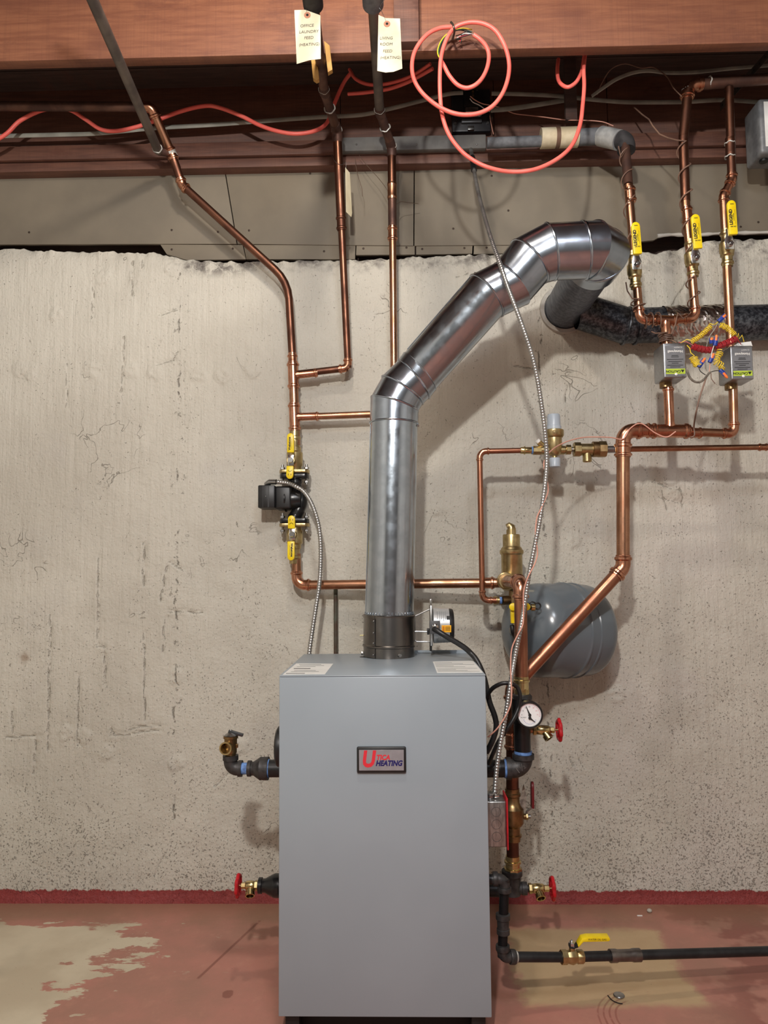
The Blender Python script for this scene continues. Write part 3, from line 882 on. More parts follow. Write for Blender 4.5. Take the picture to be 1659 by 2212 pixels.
# crimp teeth
m = MB()
for k in range(44):
    t = 2 * PI * k / 44
    m.box(A1 + ax2 * 0.004 + V((math.sin(t) * (RV + 0.0006), -math.cos(t) * (RV + 0.0006), 0)), (0.0052, 0.003, 0.009), (V((math.cos(t), math.sin(t), 0)), V((math.sin(t), -math.cos(t), 0)), V((0, 0, 1))), 0.0006, 1)
m.build('crimped_edge', GALV, vent)
m = MB(); so = V((-RV * 0.975, -RV * 0.22, 0)); m.tube([A1 + so + ax2 * 0.008, A2 + so - ax2 * 0.006], 0.0016, 8)
m.build('lock_seam', GALV, vent)
m = mitre_ring(A2 - ax2 * 0.0, ax2, RV + 0.001, 0.003, ax2); m.build('seam_ring', GALV_ELBOW, vent)
RE = RV * 1.02
def vent_elbow(p_in, d_in, corner, d_out, p_out, nseg, r):
    """adjustable elbow: straight gores with beaded joints"""
    pts = [p_in]
    ang = d_in.angle(d_out)
    t = min((corner - p_in).length, (p_out - corner).length) * 0.92
    rad = t / math.tan(ang / 2)
    e1 = corner - d_in * t
    perp = (d_out - d_in * d_out.dot(d_in)).normalized()
    cen = e1 + perp * rad
    stations = []
    for i in range(nseg):
        a_ = ang * (i + 0.5) / nseg
        stations.append((cen - perp * rad * math.cos(a_) * (1 / math.cos(ang / nseg / 2)) + d_in * rad * math.sin(a_) * (1 / math.cos(ang / nseg / 2)),
                         (d_in * math.cos(a_) + perp * math.sin(a_)).normalized()))
    seq = [(p_in, d_in)] + stations + [(p_out, d_out)]
    for (a_, na), (b_, nb) in zip(seq[:-1], seq[1:]):
        if (b_ - a_).length < 1e-4:
            continue
        gore(a_, na, b_, nb, r).build('elbow_gore', GALV_ELBOW, vent)
    for (a_, na) in stations:
        mitre_ring(a_, na, r + 0.0012, 0.0036, na).build('seam_ring', GALV_ELBOW, vent)
def station(x0, y0, x1, y1, Y):
    """joint ring seen as the line (x0, y0)-(x1, y1): centre and plane normal"""
    a_, b_ = at(x0, y0, Y), at(x1, y1, Y)
    l_ = (b_ - a_).normalized()
    return ((a_ + b_) / 2, V((-l_.z, 0, l_.x)).normalized())
E1 = [(A2, ax2), station(799.5, 858, 905, 890, 2.26), station(822, 812, 917, 874, 2.258), station(858, 777, 930, 861, 2.255), station(871, 764, 942, 842, 2.25)]
E2 = [station(1020, 604, 1083, 674, 2.165), station(1067, 575, 1141, 652, 2.148), station(1105, 524, 1184, 606, 2.135), station(1173, 483, 1204, 606, 2.125), station(1250, 479, 1271, 604, 2.12)]
def fixn(seq):
    out = []
    for i, (p, nn) in enumerate(seq):
        d_ = (seq[min(i + 1, len(seq) - 1)][0] - seq[max(i - 1, 0)][0])
        out.append((p, nn if nn.dot(d_) > 0 else -nn))
    return out
E1, E2 = fixn(E1), fixn(E2)
RAD = {0: [1.0] * 5, 1: [1.0, 1.0, 1.03, 1.08, 1.09]}
for qi, seq in enumerate((E1, E2)):
    for k_, ((a_, na), (b_, nb)) in enumerate(zip(seq[:-1], seq[1:])):
        gore(a_, na, b_, nb, RE * RAD[qi][k_], ends=RAD[qi][k_ + 1] / RAD[qi][k_]).build('elbow_gore', GALV_ELBOW, vent)
    for k_, (a_, na) in enumerate(seq):
        mitre_ring(a_, na, RE * RAD[qi][k_] + 0.0008, 0.0034 if 0 < k_ < len(seq) - 1 or seq is E2 else 0.0015, na).build('seam_ring', GALV_ELBOW, vent)
D1, D2 = E1[-1][0], E2[0][0]
dd = (D2 - D1).normalized()
MB().lathe(D1 - dd * 0.004, dd, [(0, RV), ((D2 - D1).length + 0.03, RV)], 56, caps=False).build('vent_section', GALV, vent)
m = MB(); nrm = dd.cross(V((0, 1, 0))).normalized()
m.tube([D1 + nrm * RV * 0.97 + V((0, -0.02, 0)) + dd * 0.02, D2 + nrm * RV * 0.97 + V((0, -0.02, 0))], 0.002, 6); m.build('lock_seam', GALV, vent)
H1, hd = E2[-1][0], V((1, 0, 0.0))
hd = (at(1320, 540, 2.12) - H1).normalized()
HX = H1 + hd * 0.053
yd = V((0, 1, 0))
vent_elbow(H1, hd, HX, yd, V((HX.x, HX.y + 0.10, HX.z)), 2, RE * 1.09)
MB().lathe(V((HX.x, HX.y + 0.07, HX.z)), yd, [(0, RV * 0.97), (WALL_Y + 0.06 - HX.y - 0.07, RV * 0.97)], 48, caps=False).build('vent_section', GALV_MATTE, vent)
# screws on the joints
def vscrew(px, py, base, ax_, r):
    # screw on the near side of a cylinder
    p = at(px, py, VY)
    rel = p - base
    foot = base + ax_ * rel.dot(ax_)
    off = p - foot
    h = math.sqrt(max(0.0, r * r - min(off.length, r * 0.98) ** 2))
    q = foot + off.normalized() * min(off.length, r * 0.98) + V((0, -h, 0))
    nn = (q - foot).normalized()
    MB().hexn(q, q + nn * 0.004, 0.0042).build('screw', STEEL, vent)
for (px, py) in ((882, 787), (1042, 608), (1100, 673)):
    vscrew(px, py, D1, dd, RE)
vscrew(1228, 527, H1, hd, RE)
vscrew(903, 921, A2, ax2, RE)
# clay thimble ring in the wall
m = MB(); m.lathe(V((HX.x, WALL_Y - 0.012, HX.z)), yd, [(0, RV + 0.014), (0.0, RV + 0.001), (0.03, RV + 0.001)], 40, caps=False)
m.lathe(V((HX.x, WALL_Y - 0.012, HX.z)), yd, [(0, RV + 0.014), (0.03, RV + 0.020)], 40, caps=False)
m.build('thimble_ring', mat('pale cement', C(176, 172, 164), C(160, 156, 148), 0.8, 0, 30), vent)

# old dark flue running off to the right
OY = 2.535
oflue = thing('old_flue_pipe', 'blackened old flue pipe with foil tape running along the wall behind the yellow valves', 'flue pipe', at(1480, 700, OY))
n = NT('sooty galvanised'); p_ = n.objc()
f = n.smooth(n.noise(n.scalev(p_, 1, 1, 1), 80, 5, 0.7), 0.40, 0.66)
n.col(n.mix(f, C(44, 46, 52), C(104, 108, 114))); n.metal(0.7); n.rough(0.42)
SOOT = n.m
RO = u(78, OY) / 2
o1, o2, o3 = at(1246, 670, OY - 0.0), at(1352, 704, OY), at(1900, 690, OY)
gx = V((1, 0, 0)); hdir = (o3 - o2).normalized()
g1 = (o2 - o1).normalized(); mid = (g1 + hdir).normalized()
gore(o1, V((1, 0, 0)), o2, mid, RO).build('flue_section', SOOT, oflue)
gore(o2, mid, o3, hdir, RO * 0.98).build('flue_section', SOOT, oflue)
mitre_ring(o2, mid, RO + 0.001, 0.005, mid).build('flue_bead', SOOT, oflue)
mitre_ring(at(1372, 704, OY), hdir, RO + 0.001, 0.004, hdir).build('flue_bead', SOOT, oflue)
m = MB(); fp = at(1430, 702, OY); fq = at(1568, 698, OY)
m.tube([fp.lerp(fq, i / 30) for i in range(31)], [RO + 0.0022] * 31, 44, caps=False)
m.v = [q + V((random.uniform(-1, 1), random.uniform(-1, 1), random.uniform(-1, 1))) * 0.0014 for q in m.v]
fo = m.build('foil_wrap', FOIL, oflue, smooth=False)

# ================================================================ PLUMBING HELPERS
def beadprof(L, r, k=1.13, b=1.33):
    """pressed fitting: a raised bead near either end"""
    s = min(1.3 * r, L * 0.36)
    pr = [(0, r * 1.02), (0.0, r * k), (s * 0.18, r * k), (s * 0.32, r * b), (s * 0.58, r * b), (s * 0.75, r * k)]
    return pr + [(L - t, q) for t, q in reversed(pr)]

def pipe(par, a, b, r, mt, name='pipe', n=20):
    return MB().cyl(a, b, r, n).build(name, mt, par)

def coupling(par, c, ax, L, r, mt=None, name='coupling', k=1.13, b=1.33):
    ax = ax.normalized()
    return MB().lathe(c - ax * L / 2, ax, beadprof(L, r, k, b), 22).build(name, mt or COPPER_FIT, par)

def elbow(par, p0, p, p1, r, arc=1.5, mt=None, bead=True, sock=1.25, name='elbow', fat=1.13):
    mt = mt or COPPER_FIT
    d1 = (p - p0).normalized()
    d2 = (p1 - p).normalized()
    ang = d1.angle(d2)
    Rr = arc * r
    t = Rr * math.tan(ang / 2)
    perp = (d2 - d1 * d2.dot(d1)).normalized()
    e1 = p - d1 * t
    cen = e1 + perp * Rr
    s = sock * r
    pts, rad = [], []
    if bead:
        pf = [(0, 1.02), (0.0005, fat), (s * 0.2, fat), (s * 0.32, fat * 1.18), (s * 0.58, fat * 1.18), (s * 0.74, fat)]
    else:
        pf = [(0, 1.0), (s * 0.5, fat)]
    for q, k in pf:
        pts.append(e1 - d1 * (s - q)); rad.append(r * k)
    na = max(4, int(ang / R(9)))
    for i in range(na + 1):
        a_ = ang * i / na
        pts.append(cen - perp * Rr * math.cos(a_) + d1 * Rr * math.sin(a_)); rad.append(r * fat)
    e2 = p + d2 * t
    for q, k in reversed(pf):
        pts.append(e2 + d2 * (s - q)); rad.append(r * k)
    MB().tube(pts, rad, 22).build(name, mt, par)
    return t

def run(par, pts, r, mt, arc=1.5, fit=None, bead=True, soft=(), skip=()):
    """polyline of straight pipes with a fitting (or a soft bend) at each corner; mt one material or one per segment"""
    m_ = mt if isinstance(mt, (list, tuple)) else [mt] * (len(pts) - 1)
    r_ = r if isinstance(r, (list, tuple)) else [r] * (len(pts) - 1)
    trims = [0.0] * len(pts)
    for i in range(1, len(pts) - 1):
        if i in skip:
            continue
        if i in soft:
            d1 = (pts[i] - pts[i - 1]).normalized(); d2 = (pts[i + 1] - pts[i]).normalized()
            trims[i] = soft[i] * math.tan(d1.angle(d2) / 2)
        else:
            rr = max(r_[i - 1], r_[i])
            d1 = (pts[i] - pts[i - 1]).normalized(); d2 = (pts[i + 1] - pts[i]).normalized()
            trims[i] = arc * rr * math.tan(d1.angle(d2) / 2) * 0.9
    for i in range(len(pts) - 1):
        d = (pts[i + 1] - pts[i]).normalized()
        a_ = pts[i] + d * trims[i]; b_ = pts[i + 1] - d * trims[i + 1]
        pipe(par, a_, b_, r_[i], m_[i])
    for i in range(1, len(pts) - 1):
        if i in skip:
            continue
        if i in soft:
            elbow(par, pts[i - 1], pts[i], pts[i + 1], r_[i], soft[i] / r_[i], m_[i], False, 0.01, 'bend', 1.0)
        else:
            elbow(par, pts[i - 1], pts[i], pts[i + 1], max(r_[i - 1], r_[i]), arc, fit, bead)

def tee(par, c, ax, L, r, bd, Lb, rb, mt=None, name='tee', k=1.13, b=1.33):
    ax = ax.normalized(); bd = bd.normalized()
    m = MB().lathe(c - ax * L / 2, ax, beadprof(L, r, k, b), 24)
    pr = beadprof(Lb * 2, rb, k, b)
    pr = [(Lb, rb * k)] + [(t, q) for t, q in pr if t > Lb]
    m.lathe(c, bd, [(0.0, rb * k), (r * 0.9, rb * k * 1.18), (r * 1.35, rb * k)] + pr[1:], 22)
    return m.build(name, mt or COPPER_FIT, par)

def smear(par, c, ax, r, mt=None):
    """ring of whitish solder"""
    ax = ax.normalized()
    x, y, _ = frame(ax)
    n = 18
    pts = [c + (x * math.cos(2 * PI * k / n) + y * math.sin(2 * PI * k / n)) * (r * 1.04) + ax * (0.002 * math.sin(k * 1.7)) for k in range(n)]
    m = MB(); m.tube(pts, 0.0022, 6, closed=True)
    return m.build('solder_ring', mt or SOLDER, par)

def lerp(a, b, t):
    return a + (b - a) * t

# ================================================================ OVERHEAD AND LEFT-HAND CIRCUIT
LY = 2.55                       # depth of the left riser and header, close to the wall
ZP = 2.655                      # pipes slung under the joist

# --- diagonal heating pipe and its ceiling branch
dp = thing('copper_heating_pipe', 'brown copper pipe slanting from the ceiling timbers to the pump riser', 'pipe', at(632, 770, LY))
r1 = u(16, LY) / 2
rA = u(21, 2.40) / 2
c0, c1_ = at(-600, 226, 2.42), at(300, 227, 2.42)
cE = at(327, 231, 2.42)
c2 = at(371, 332, 2.505)
c3 = at(394, 400, 2.53)
c4 = at(622, 608, LY)
c5 = at(633, 790, LY)
run(dp, [c0, cE, c2, c3, c4, c5], [rA, rA * 0.95, r1 * 1.15, r1 * 1.1, r1 * 1.1], [COPPER_DULL, COPPER, COPPER_OLD, COPPER_OLD, COPPER_OLD], 1.5, soft={4: 0.16})
coupling(dp, c2, c2 - cE, 0.035, r1 * 1.2, SOLDER, b=1.2)

# --- grey pipe that runs forward under the joist
gp = thing('grey_heating_pipe', 'tarnished grey pipe running under the joist towards the ceiling lamp, soldered to the slanting pipe', 'pipe', at(338, 325, 2.46))
g0 = at(342, 326, 2.47)
g1_ = atz(200, 0, g0.z + 0.002)
g2 = g0 + (g1_ - g0) * 1.9
pipe(gp, g0, g2, u(22, 2.2) / 2, GREYPIPE)
smear(gp, lerp(g0, g2, 0.012), g2 - g0, u(22, 2.2) / 2)
pipe(gp, g0 + V((0, 0.004, 0)), at(364, 331, 2.5), u(17, 2.4) / 2, COPPER_DULL, 'connector')

# --- office / laundry feed
of = thing('feed_pipe', 'dark copper feed pipe hung with the office and laundry tag', 'pipe', at(740, 460, 2.53), 'tagged feed pipes')
ro = u(22, 2.2) / 2
o_a = atz(664, -90, ZP); o_b = atz(700, 196, ZP)
o_c = at(728, 283, 2.44); o_d = at(733, 345, 2.52)
o_e = at(752, 795, LY)
o_f = at(640, 808, LY)
run(of, [o_a, o_b, o_c, lerp(o_c, o_e, 0.36)], [ro, ro, ro * 1.05], [COPPER_DULL, COPPER_DULL, COPPER_OLD], 1.5, fit=COPPER_DULL, bead=False)
rl = u(15.5, LY) / 2
pipe(of, lerp(o_c, o_e, 0.34), o_e, rl, COPPER_OLD)
coupling(of, lerp(o_c, o_e, 0.385), o_e - o_c, 0.05, rl * 1.12, COPPER_OLD)
smear(of, lerp(o_a, o_b, 0.985), o_b - o_a, ro)
smear(of, lerp(o_b, o_c, 0.42), o_c - o_b, ro * 1.1)
smear(of, lerp(o_b, o_c, 0.98), o_c - o_b, ro * 1.1)
elbow(of, o_c, o_e, o_f, rl, 1.6)
pipe(of, o_e, o_f, rl * 0.98, COPPER_OLD)
# foam sleeve on its near end
ins = atz(690, 12, ZP)
m = MB(); dr = (o_a - o_b).normalized(); s0 = o_b + dr * (ins - o_b).dot(dr)
m.lathe(s0, dr, [(0, ro * 1.05), (0, u(46, 1.9) / 2), (0.5, u(46, 1.9) / 2)], 24)
m.build('foam_sleeve', RUBBER, of)

# --- living room feed
lf = thing('feed_pipe', 'copper feed pipe hung with the living room tag, dropping behind the vent', 'pipe', at(845, 480, 2.53), 'tagged feed pipes')
l_a = atz(800, -90, ZP); l_b = atz(820, 240, ZP)
l_c = at(846, 318, 2.49)
l_e = at(852, 893, LY); l_f = at(640, 901, LY)
run(lf, [l_a, l_b, l_c, lerp(l_c, l_e, 0.32)], [ro, ro, rl * 1.2], [GREYPIPE, COPPER_DULL, COPPER_OLD], 1.4, fit=COPPER_DULL, bead=False)
coupling(lf, lerp(l_c, l_e, 0.165), l_e - l_c, 0.06, rl * 1.15, COPPER, b=1.2)
pipe(lf, lerp(l_c, l_e, 0.18), lerp(l_c, l_e, 0.33), rl * 1.2, COPPER_DULL)
pipe(lf, lerp(l_c, l_e, 0.3), l_e, rl, COPPER)
coupling(lf, lerp(l_c, l_e, 0.325), l_e - l_c, 0.05, rl * 1.12, COPPER_FIT)
smear(lf, lerp(l_a, l_b, 0.985), l_b - l_a, ro)
smear(lf, lerp(l_b, l_c, 0.45), l_c - l_b, ro * 1.1)
smear(lf, lerp(l_b, l_c, 0.98), l_c - l_b, ro * 1.1)
elbow(lf, l_c, l_e, l_f, rl, 1.6)
pipe(lf, l_e, l_f, rl * 0.98, COPPER)
ins = atz(816, 10, ZP); dr = (l_a - l_b).normalized(); s0 = l_b + dr * (ins - l_b).dot(dr)
m = MB(); m.lathe(s0, dr, [(0, ro * 1.05), (0, u(48, 1.9) / 2), (0.5, u(48, 1.9) / 2)], 24); m.build('foam_sleeve', GREYFOAM, lf)

# --- tee stack above the pump
ts = thing('tee_manifold', 'bright copper tee manifold above the black pump', 'pipe manifold', at(636, 940, LY))
rt = u(20.5, LY) / 2
t_top = at(632, 770, LY); t_bot = at(639, 962, LY)
tu = (t_top - t_bot).normalized()
t1 = at(633.5, 811, LY); t2 = at(636, 901, LY)
MB().lathe(at(632.5, 790, LY), tu, [(0, rt * 1.1), (0.006, rt * 1.1), (0.016, r1 * 1.2), (0.03, r1 * 1.2), (0.032, r1 * 1.45), (0.036, r1 * 1.45), (0.038, r1 * 1.15), (0.045, r1 * 1.15)], 22).build('reducer', COPPER_FIT, ts)
tee(ts, t1, tu, u(60, LY), rt, (o_f - o_e) * -1, u(27, LY), rl)
tee(ts, t2, tu, u(62, LY), rt, (l_f - l_e) * -1, u(27, LY), rl)
pipe(ts, t1, t_bot, rt, COPPER)

# --- header from the pump to the air separator
hd_ = thing('supply_header', 'copper supply header running behind the vent to the brass air separator', 'pipe', at(850, 1262, 2.5))
h0 = at(640, 1196, LY); h1 = at(641, 1264, LY); h2 = at(1088, 1259, 2.475)
rh = u(20, LY) / 2
run(hd_, [h0, h1, h2], rh, COPPER, 1.9)
coupling(hd_, at(1052, 1259.4, 2.484), h2 - h1, 0.05, rh * 1.02)

# --- thin old pipe standing behind the boiler
tp = thing('drain_pipe', 'thin green-brown pipe standing against the wall behind the boiler', 'pipe', V((at(724, 1300, 2.585).x, 2.585, 0)))
q = at(725, 1268, 2.585)
pipe(tp, V((q.x, 2.585, 0.0)), q, u(9, 2.58) / 2, mat('verdigris pipe', C(84, 92, 80), C(78, 52, 40), 0.6, 0.3, 12, 4))

# ================================================================ RIGHT-HAND CIRCUIT
RY = 2.33
rr1 = u(18.5, RY) / 2
# --- two outer pipes joined in a U over the first zone valve
r12 = thing('zone_pipe_pair', 'two copper pipes joined in a U above the silver zone valve box', 'pipe', at(1437, 740, RY))
a0 = at(1350, 306, 2.40); a1 = at(1357, 400, RY + 0.01); a2 = at(1382, 690, RY)
b0 = at(1720, 166, RY); b1 = at(1487, 184, RY); b2 = at(1476, 300, RY); b3 = at(1481, 440, RY); b4 = at(1503, 688, RY)
tc = at(1437, 692, RY)
pipe(r12, a0, a1, rr1 * 1.12, COPPER_DULL)
run(r12, [a1, a2, tc], rr1, [COPPER, COPPER_FIT], 1.7)
run(r12, [b0, b1, b2, b3, b4, tc], [rr1 * 1.3, rr1 * 1.15, rr1 * 1.1, rr1, rr1], [COPPER_DULL, COPPER_OLD, COPPER_OLD, COPPER, COPPER_FIT], 1.7, fit=COPPER_FIT, soft={2: 0.12, 3: 0.3}, skip=())
coupling(r12, at(1362, 421, RY + 0.008), a2 - a1, 0.05, rr1)
coupling(r12, at(1484.5, 466, RY), b4 - b3, 0.055, rr1)
smear(r12, lerp(b1, b2, 0.10), b2 - b1, rr1 * 1.25)
smear(r12, at(1532, 178, RY), V((1, 0, 0)), rr1 * 1.35)
tee(r12, tc, (tc - a2), u(50, RY), rr1 * 1.05, V((0.02, 0, -1)), u(30, RY), rr1)
pipe(r12, tc, at(1440, 752, RY), rr1, COPPER)

# --- third pipe
r3 = thing('zone_pipe', 'bare copper pipe with an offset bend dropping to the papered zone valve box', 'pipe', at(1578, 745, RY))
e0 = at(1575, 190, RY); e1 = at(1581, 388, RY); e2 = at(1563, 424, RY); e3 = at(1579, 752, RY)
run(r3, [e0, e1, e2, e3], [rr1, rr1, rr1], [COPPER_OLD, COPPER_FIT, COPPER], 1.3)
coupling(r3, at(1577.5, 318, RY), e1 - e0, 0.06, rr1, COPPER_OLD, b=1.15)
smear(r3, at(1577, 339, RY), e1 - e0, rr1 * 1.08)
smear(r3, at(1576.5, 310, RY), e1 - e0, rr1 * 1.08)

# --- return manifold, main drop, slant and return pipe
MY = 2.30
rm = thing('return_pipe', 'thick copper return pipe from the zone valves slanting down across the grey tank', 'pipe', at(1107, 1800, 2.24))
rM = u(28, MY) / 2
m1 = at(1346, 930, MY)
m2 = at(1346, 1226, MY)
m3 = at(1107, 1486, 2.24)
m4 = at(1107, 1722, 2.24)
mt_ = at(1447, 931, MY)
rs = u(18.5, MY) / 2
run(rm, [mt_, m1, m2, m3, m4], [rM * 0.92, rM, rM, u(26.5, 2.24) / 2], [COPPER_FIT, COPPER, COPPER_MID, COPPER_OLD], 1.7)
coupling(rm, at(1389, 930, MY), m1 - mt_, 0.045, rM * 0.9)
tee(rm, mt_, V((1, 0, -0.02)), u(84, MY), rM * 0.92, V((0.0, 0, 1)), u(48, MY), rs)
pipe(rm, mt_, at(1441.5, 818, MY), rs, COPPER)
n1 = at(1586, 937, MY)
run(rm, [mt_, n1, at(1583, 822, MY)], rs, COPPER, 1.5)
coupling(rm, at(1503, 935, MY), n1 - mt_, 0.035, rs * 1.03)
coupling(rm, at(1346, 972, MY), m2 - m1, 0.045, rM * 1.02)
coupling(rm, at(1107, 1600, 2.24), m4 - m3, 0.05, u(26.5, 2.24) / 2)
pipe(rm, at(1107, 1800, 2.24), at(1108, 1862, 2.24), u(26, 2.24) / 2, COPPER_OLD)

# --- supply riser
SY = 2.15
sr = thing('supply_riser', 'thick copper supply riser from the air separator down to the black iron tee', 'pipe', at(1127, 1470, SY))
rS = u(27.5, SY) / 2
SEPY = 2.475
s0 = V((at(1124, 1300, SY).x, SEPY - 0.02, at(1124, 1258, SY).z))
s1 = at(1124, 1258, SY)
s2 = at(1127, 1478, SY)
run(sr, [s0, s1, s2], rS, [COPPER, COPPER_MID], 1.5)

# ================================================================ COLD FEED LINE
FY = 2.40
fl = thing('feed_line', 'slim copper cold feed line that turns down beside the brass air separator', 'pipe', at(1040, 1290, FY))
rf = u(12, FY) / 2
f0 = at(1128, 973, FY); f1 = at(1036, 975, FY); f2 = at(1042, 1297, FY); f3 = at(1072, 1297, FY)
run(fl, [f0, f1, f2, f3], rf, COPPER_MID, 2.4)
fr = thing('water_supply_pipe', 'long slim copper water pipe entering level behind the thick return pipe', 'pipe', at(1500, 966, FY))
pipe(fr, at(1306, 971, FY), at(1900, 962, FY), rf * 1.05, COPPER)
coupling(fr, at(1648, 966, FY), V((1, 0, 0)), 0.03, rf * 1.05)
pipe(fr, at(1306, 971, FY), at(1330, 970.5, FY), rf * 1.3, STEEL, 'tailpiece')

# ================================================================ GAS LINE
gl = thing('gas_pipe', 'black iron gas pipe dropping beside the boiler and running low over the floor', 'pipe', at(1088, 2066, 1.95))
GY = 1.95
rg = u(19.5, 2.0) / 2
q0 = V((BX1 - 0.005, GY, at(1090, 1899, GY).z)); q1 = at(1090, 1899, GY)
q2 = at(1085, 2067, GY); q3 = at(1225, 2067.5, 1.99); q4 = at(1680, 2054, 2.10)
dq = (q4 - q2)
run(gl, [q0, q1, q2], rg, IRON, 1.3, fit=IRON_CAST, bead=False)
run(gl, [q1, q2, q3], rg, IRON, 1.3, fit=IRON_CAST, bead=False)
def band(par, c, ax, L, r, mt=IRON_CAST, name='fitting_band'):
    ax = ax.normalized()
    return MB().lathe(c - ax * L / 2, ax, [(0, r * 0.96), (L * 0.15, r), (L * 0.85, r), (L, r * 0.96)], 22).build(name, mt, par)
band(gl, at(1070, 1898, GY), V((1, 0, 0)), 0.012, rg * 1.42)
band(gl, at(1089.5, 1921, GY), V((0, 0, 1)), 0.012, rg * 1.42)
m = MB(); m.lathe(at(1087.2, 2017, GY), V((0, 0, 1)), [(0, rg * 1.1), (0, rg * 1.35), (0.012, rg * 1.35), (0.013, rg * 1.2), (0.034, rg * 1.28), (0.036, rg * 1.5), (0.048, rg * 1.5), (0.05, rg * 1.1)], 22)
m.build('union', IRON_CAST, gl)
band(gl, at(1086, 2047, GY), V((0, 0, 1)), 0.013, rg * 1.45)
gd = (q3 - q2).normalized()
band(gl, at(1107, 2067, 1.957), gd, 0.014, rg * 1.45)
band(gl, at(1114, 2067, 1.957), gd, 0.007, rg * 1.12, SOLDER, 'pipe_dope')
q3b = at(1225, 2067.5, 1.99)
pipe(gl, q3b, q4, rg, IRON)
cm = at(1350, 2064, 2.02); gd2 = (q4 - q3b).normalized()
Lc = u(66, 2.02)
MB().lathe(cm - gd2 * Lc / 2, gd2, [(0, rg * 1.1), (0, rg * 1.34), (Lc * 0.2, rg * 1.34), (Lc * 0.26, rg * 1.2), (Lc * 0.7, rg * 1.2), (Lc * 0.76, rg * 1.34), (Lc, rg * 1.34), (Lc, rg * 1.1)], 24).build('press_coupling', mat('grey press steel', C(128, 122, 118), C(106, 100, 96), 0.32, 0.9, 30), gl)

# ================================================================ VALVES AND DEVICES
X, Yv, Z = V((1, 0, 0)), V((0, 1, 0)), V((0, 0, 1))

def capsule(w, h, n=7):
    """rounded bar outline, centred"""
    r = w / 2
    pts = []
    for k in range(n + 1):
        a_ = PI * k / n
        pts.append((r * math.cos(a_), h / 2 - r + r * math.sin(a_)))
    for k in range(n + 1):
        a_ = PI + PI * k / n
        pts.append((r * math.cos(a_), -h / 2 + r + r * math.sin(a_)))
    return pts

def halfcaps(w, h, n=7):
    """bar with one rounded end (top)"""
    r = w / 2
    pts = [(-r, 0), (r, 0)]
    for k in range(n + 1):
        a_ = PI * k / n
        pts.append((r * math.cos(a_), h - r + r * math.sin(a_)))
    return pts

def printlines(par, o, ux, uy, specs, mt, name='print_line'):
    for (x0, x1, y0, y1) in specs:
        m = MB()
        m.v = [o + ux * x0 + uy * y0, o + ux * x1 + uy * y0, o + ux * x1 + uy * y1, o + ux * x0 + uy * y1]
        m.f = [(0, 1, 2, 3)]
        m.build(name, mt, par, smooth=False)

# --- three zone ball valves with long yellow levers
def zone_valve_lever(label, cpx, cpy, nutpx, nutpy, h0, h1, ax):
    c = at(cpx, cpy, RY)
    t = thing('ball_valve', label, 'valve', c, 'yellow handled ball valves on the zone pipes')
    ax = ax.normalized()
    r = rr1
    L = u(84, RY)
    m = MB().lathe(c - ax * L * 0.48, ax, [(0, r * 1.05), (0, r * 1.2), (L * 0.05, r * 1.2), (L * 0.07, r * 1.42), (L * 0.12, r * 1.42), (L * 0.15, r * 1.2), (L * 0.26, r * 1.2), (L * 0.30, r * 1.55), (L * 0.36, r * 1.55),
                   (L * 0.40, r * 1.7), (L * 0.62, r * 1.7), (L * 0.66, r * 1.4), (L * 0.74, r * 1.15), (L * 0.84, r * 1.2), (L * 0.87, r * 1.42), (L * 0.92, r * 1.42), (L * 0.94, r * 1.2), (L, r * 1.2), (L, r * 1.05)], 24)
    b_ = m.build('valve_body', BRASS, t)
    HY = RY - 0.052
    nn = at(nutpx, nutpy, HY)
    root = V((lerp(c, nn, 0.25).x, RY - r, nn.z))
    MB().cyl(root, nn + V((0, 0.004, 0)), r * 0.75, 16).build('stem', BRASS, t)
    hx0, hx1 = at(h0[0], h0[1], HY), at(h1[0], h1[1], HY)
    uy = (hx1 - hx0).normalized(); ux = uy.cross(V((0, 1, 0))) * -1
    ux = V((uy.z, 0, -uy.x))
    lev = MB()
    w_ = u(17, HY)
    lev.prism([(-w_ * 0.55, -0.016), (w_ * 0.55, -0.016), (w_ * 0.62, 0.012), (w_ * 0.36, 0.03), (w_ * 0.36, 0.05), (-w_ * 0.36, 0.05), (-w_ * 0.36, 0.03), (-w_ * 0.62, 0.012)], nn + V((0, 0.004, 0)), ux, uy, V((0, 0.003, 0)), 0.0006)
    lev = lev.build('lever', CHROME, t)
    MB().hexn(nn + V((0, 0.004, 0)), nn + V((0, -0.006, 0)), u(11, HY) / 2 + 0.002).build('nut', CHROME, lev)
    MB().cyl(nn + V((0, -0.002, 0)), nn + V((0, -0.009, 0)), u(5, HY) / 2).build('stem_end', STEEL, lev)
    H = (hx1 - hx0).length
    W = u(19, HY)
    g = MB().prism(halfcaps(W, H), hx0 + V((0, -0.004, 0)), ux, uy, V((0, 0.011, 0)), 0.0025).build('grip', YELLOW, t)
    o = hx0 + V((0, -0.0046, 0))
    text('LEGEND', W * 0.50, o + uy * H * 0.50 - ux * W * 0.20, uy, ux * -1, INK, 'lettering', g, bold=0.0006)
    text('LegendValve', W * 0.18, o + uy * H * 0.50 + ux * W * 0.10, uy, ux * -1, INK, 'lettering', g, bold=0.0001)
    printlines(g, o, ux, uy, [(W * 0.26, W * 0.29, H * 0.3, H * 0.72), (W * -0.2, W * 0.22, H * 0.865, H * 0.875), (-W * 0.2, W * 0.2, H * 0.885, H * 0.893)], INK)
    text('OR NO', W * 0.2, o + uy * H * 0.22, ux, uy, INK, 'lettering', g, bold=0.0002)
    return t
zone_valve_lever('yellow LEGEND lever ball valve on the wire-wrapped pipe beside the vent elbow', 1370.5, 585, 1376.5, 570, (1377.5, 549), (1372, 480), a2 - a1 if False else a1 - a2)
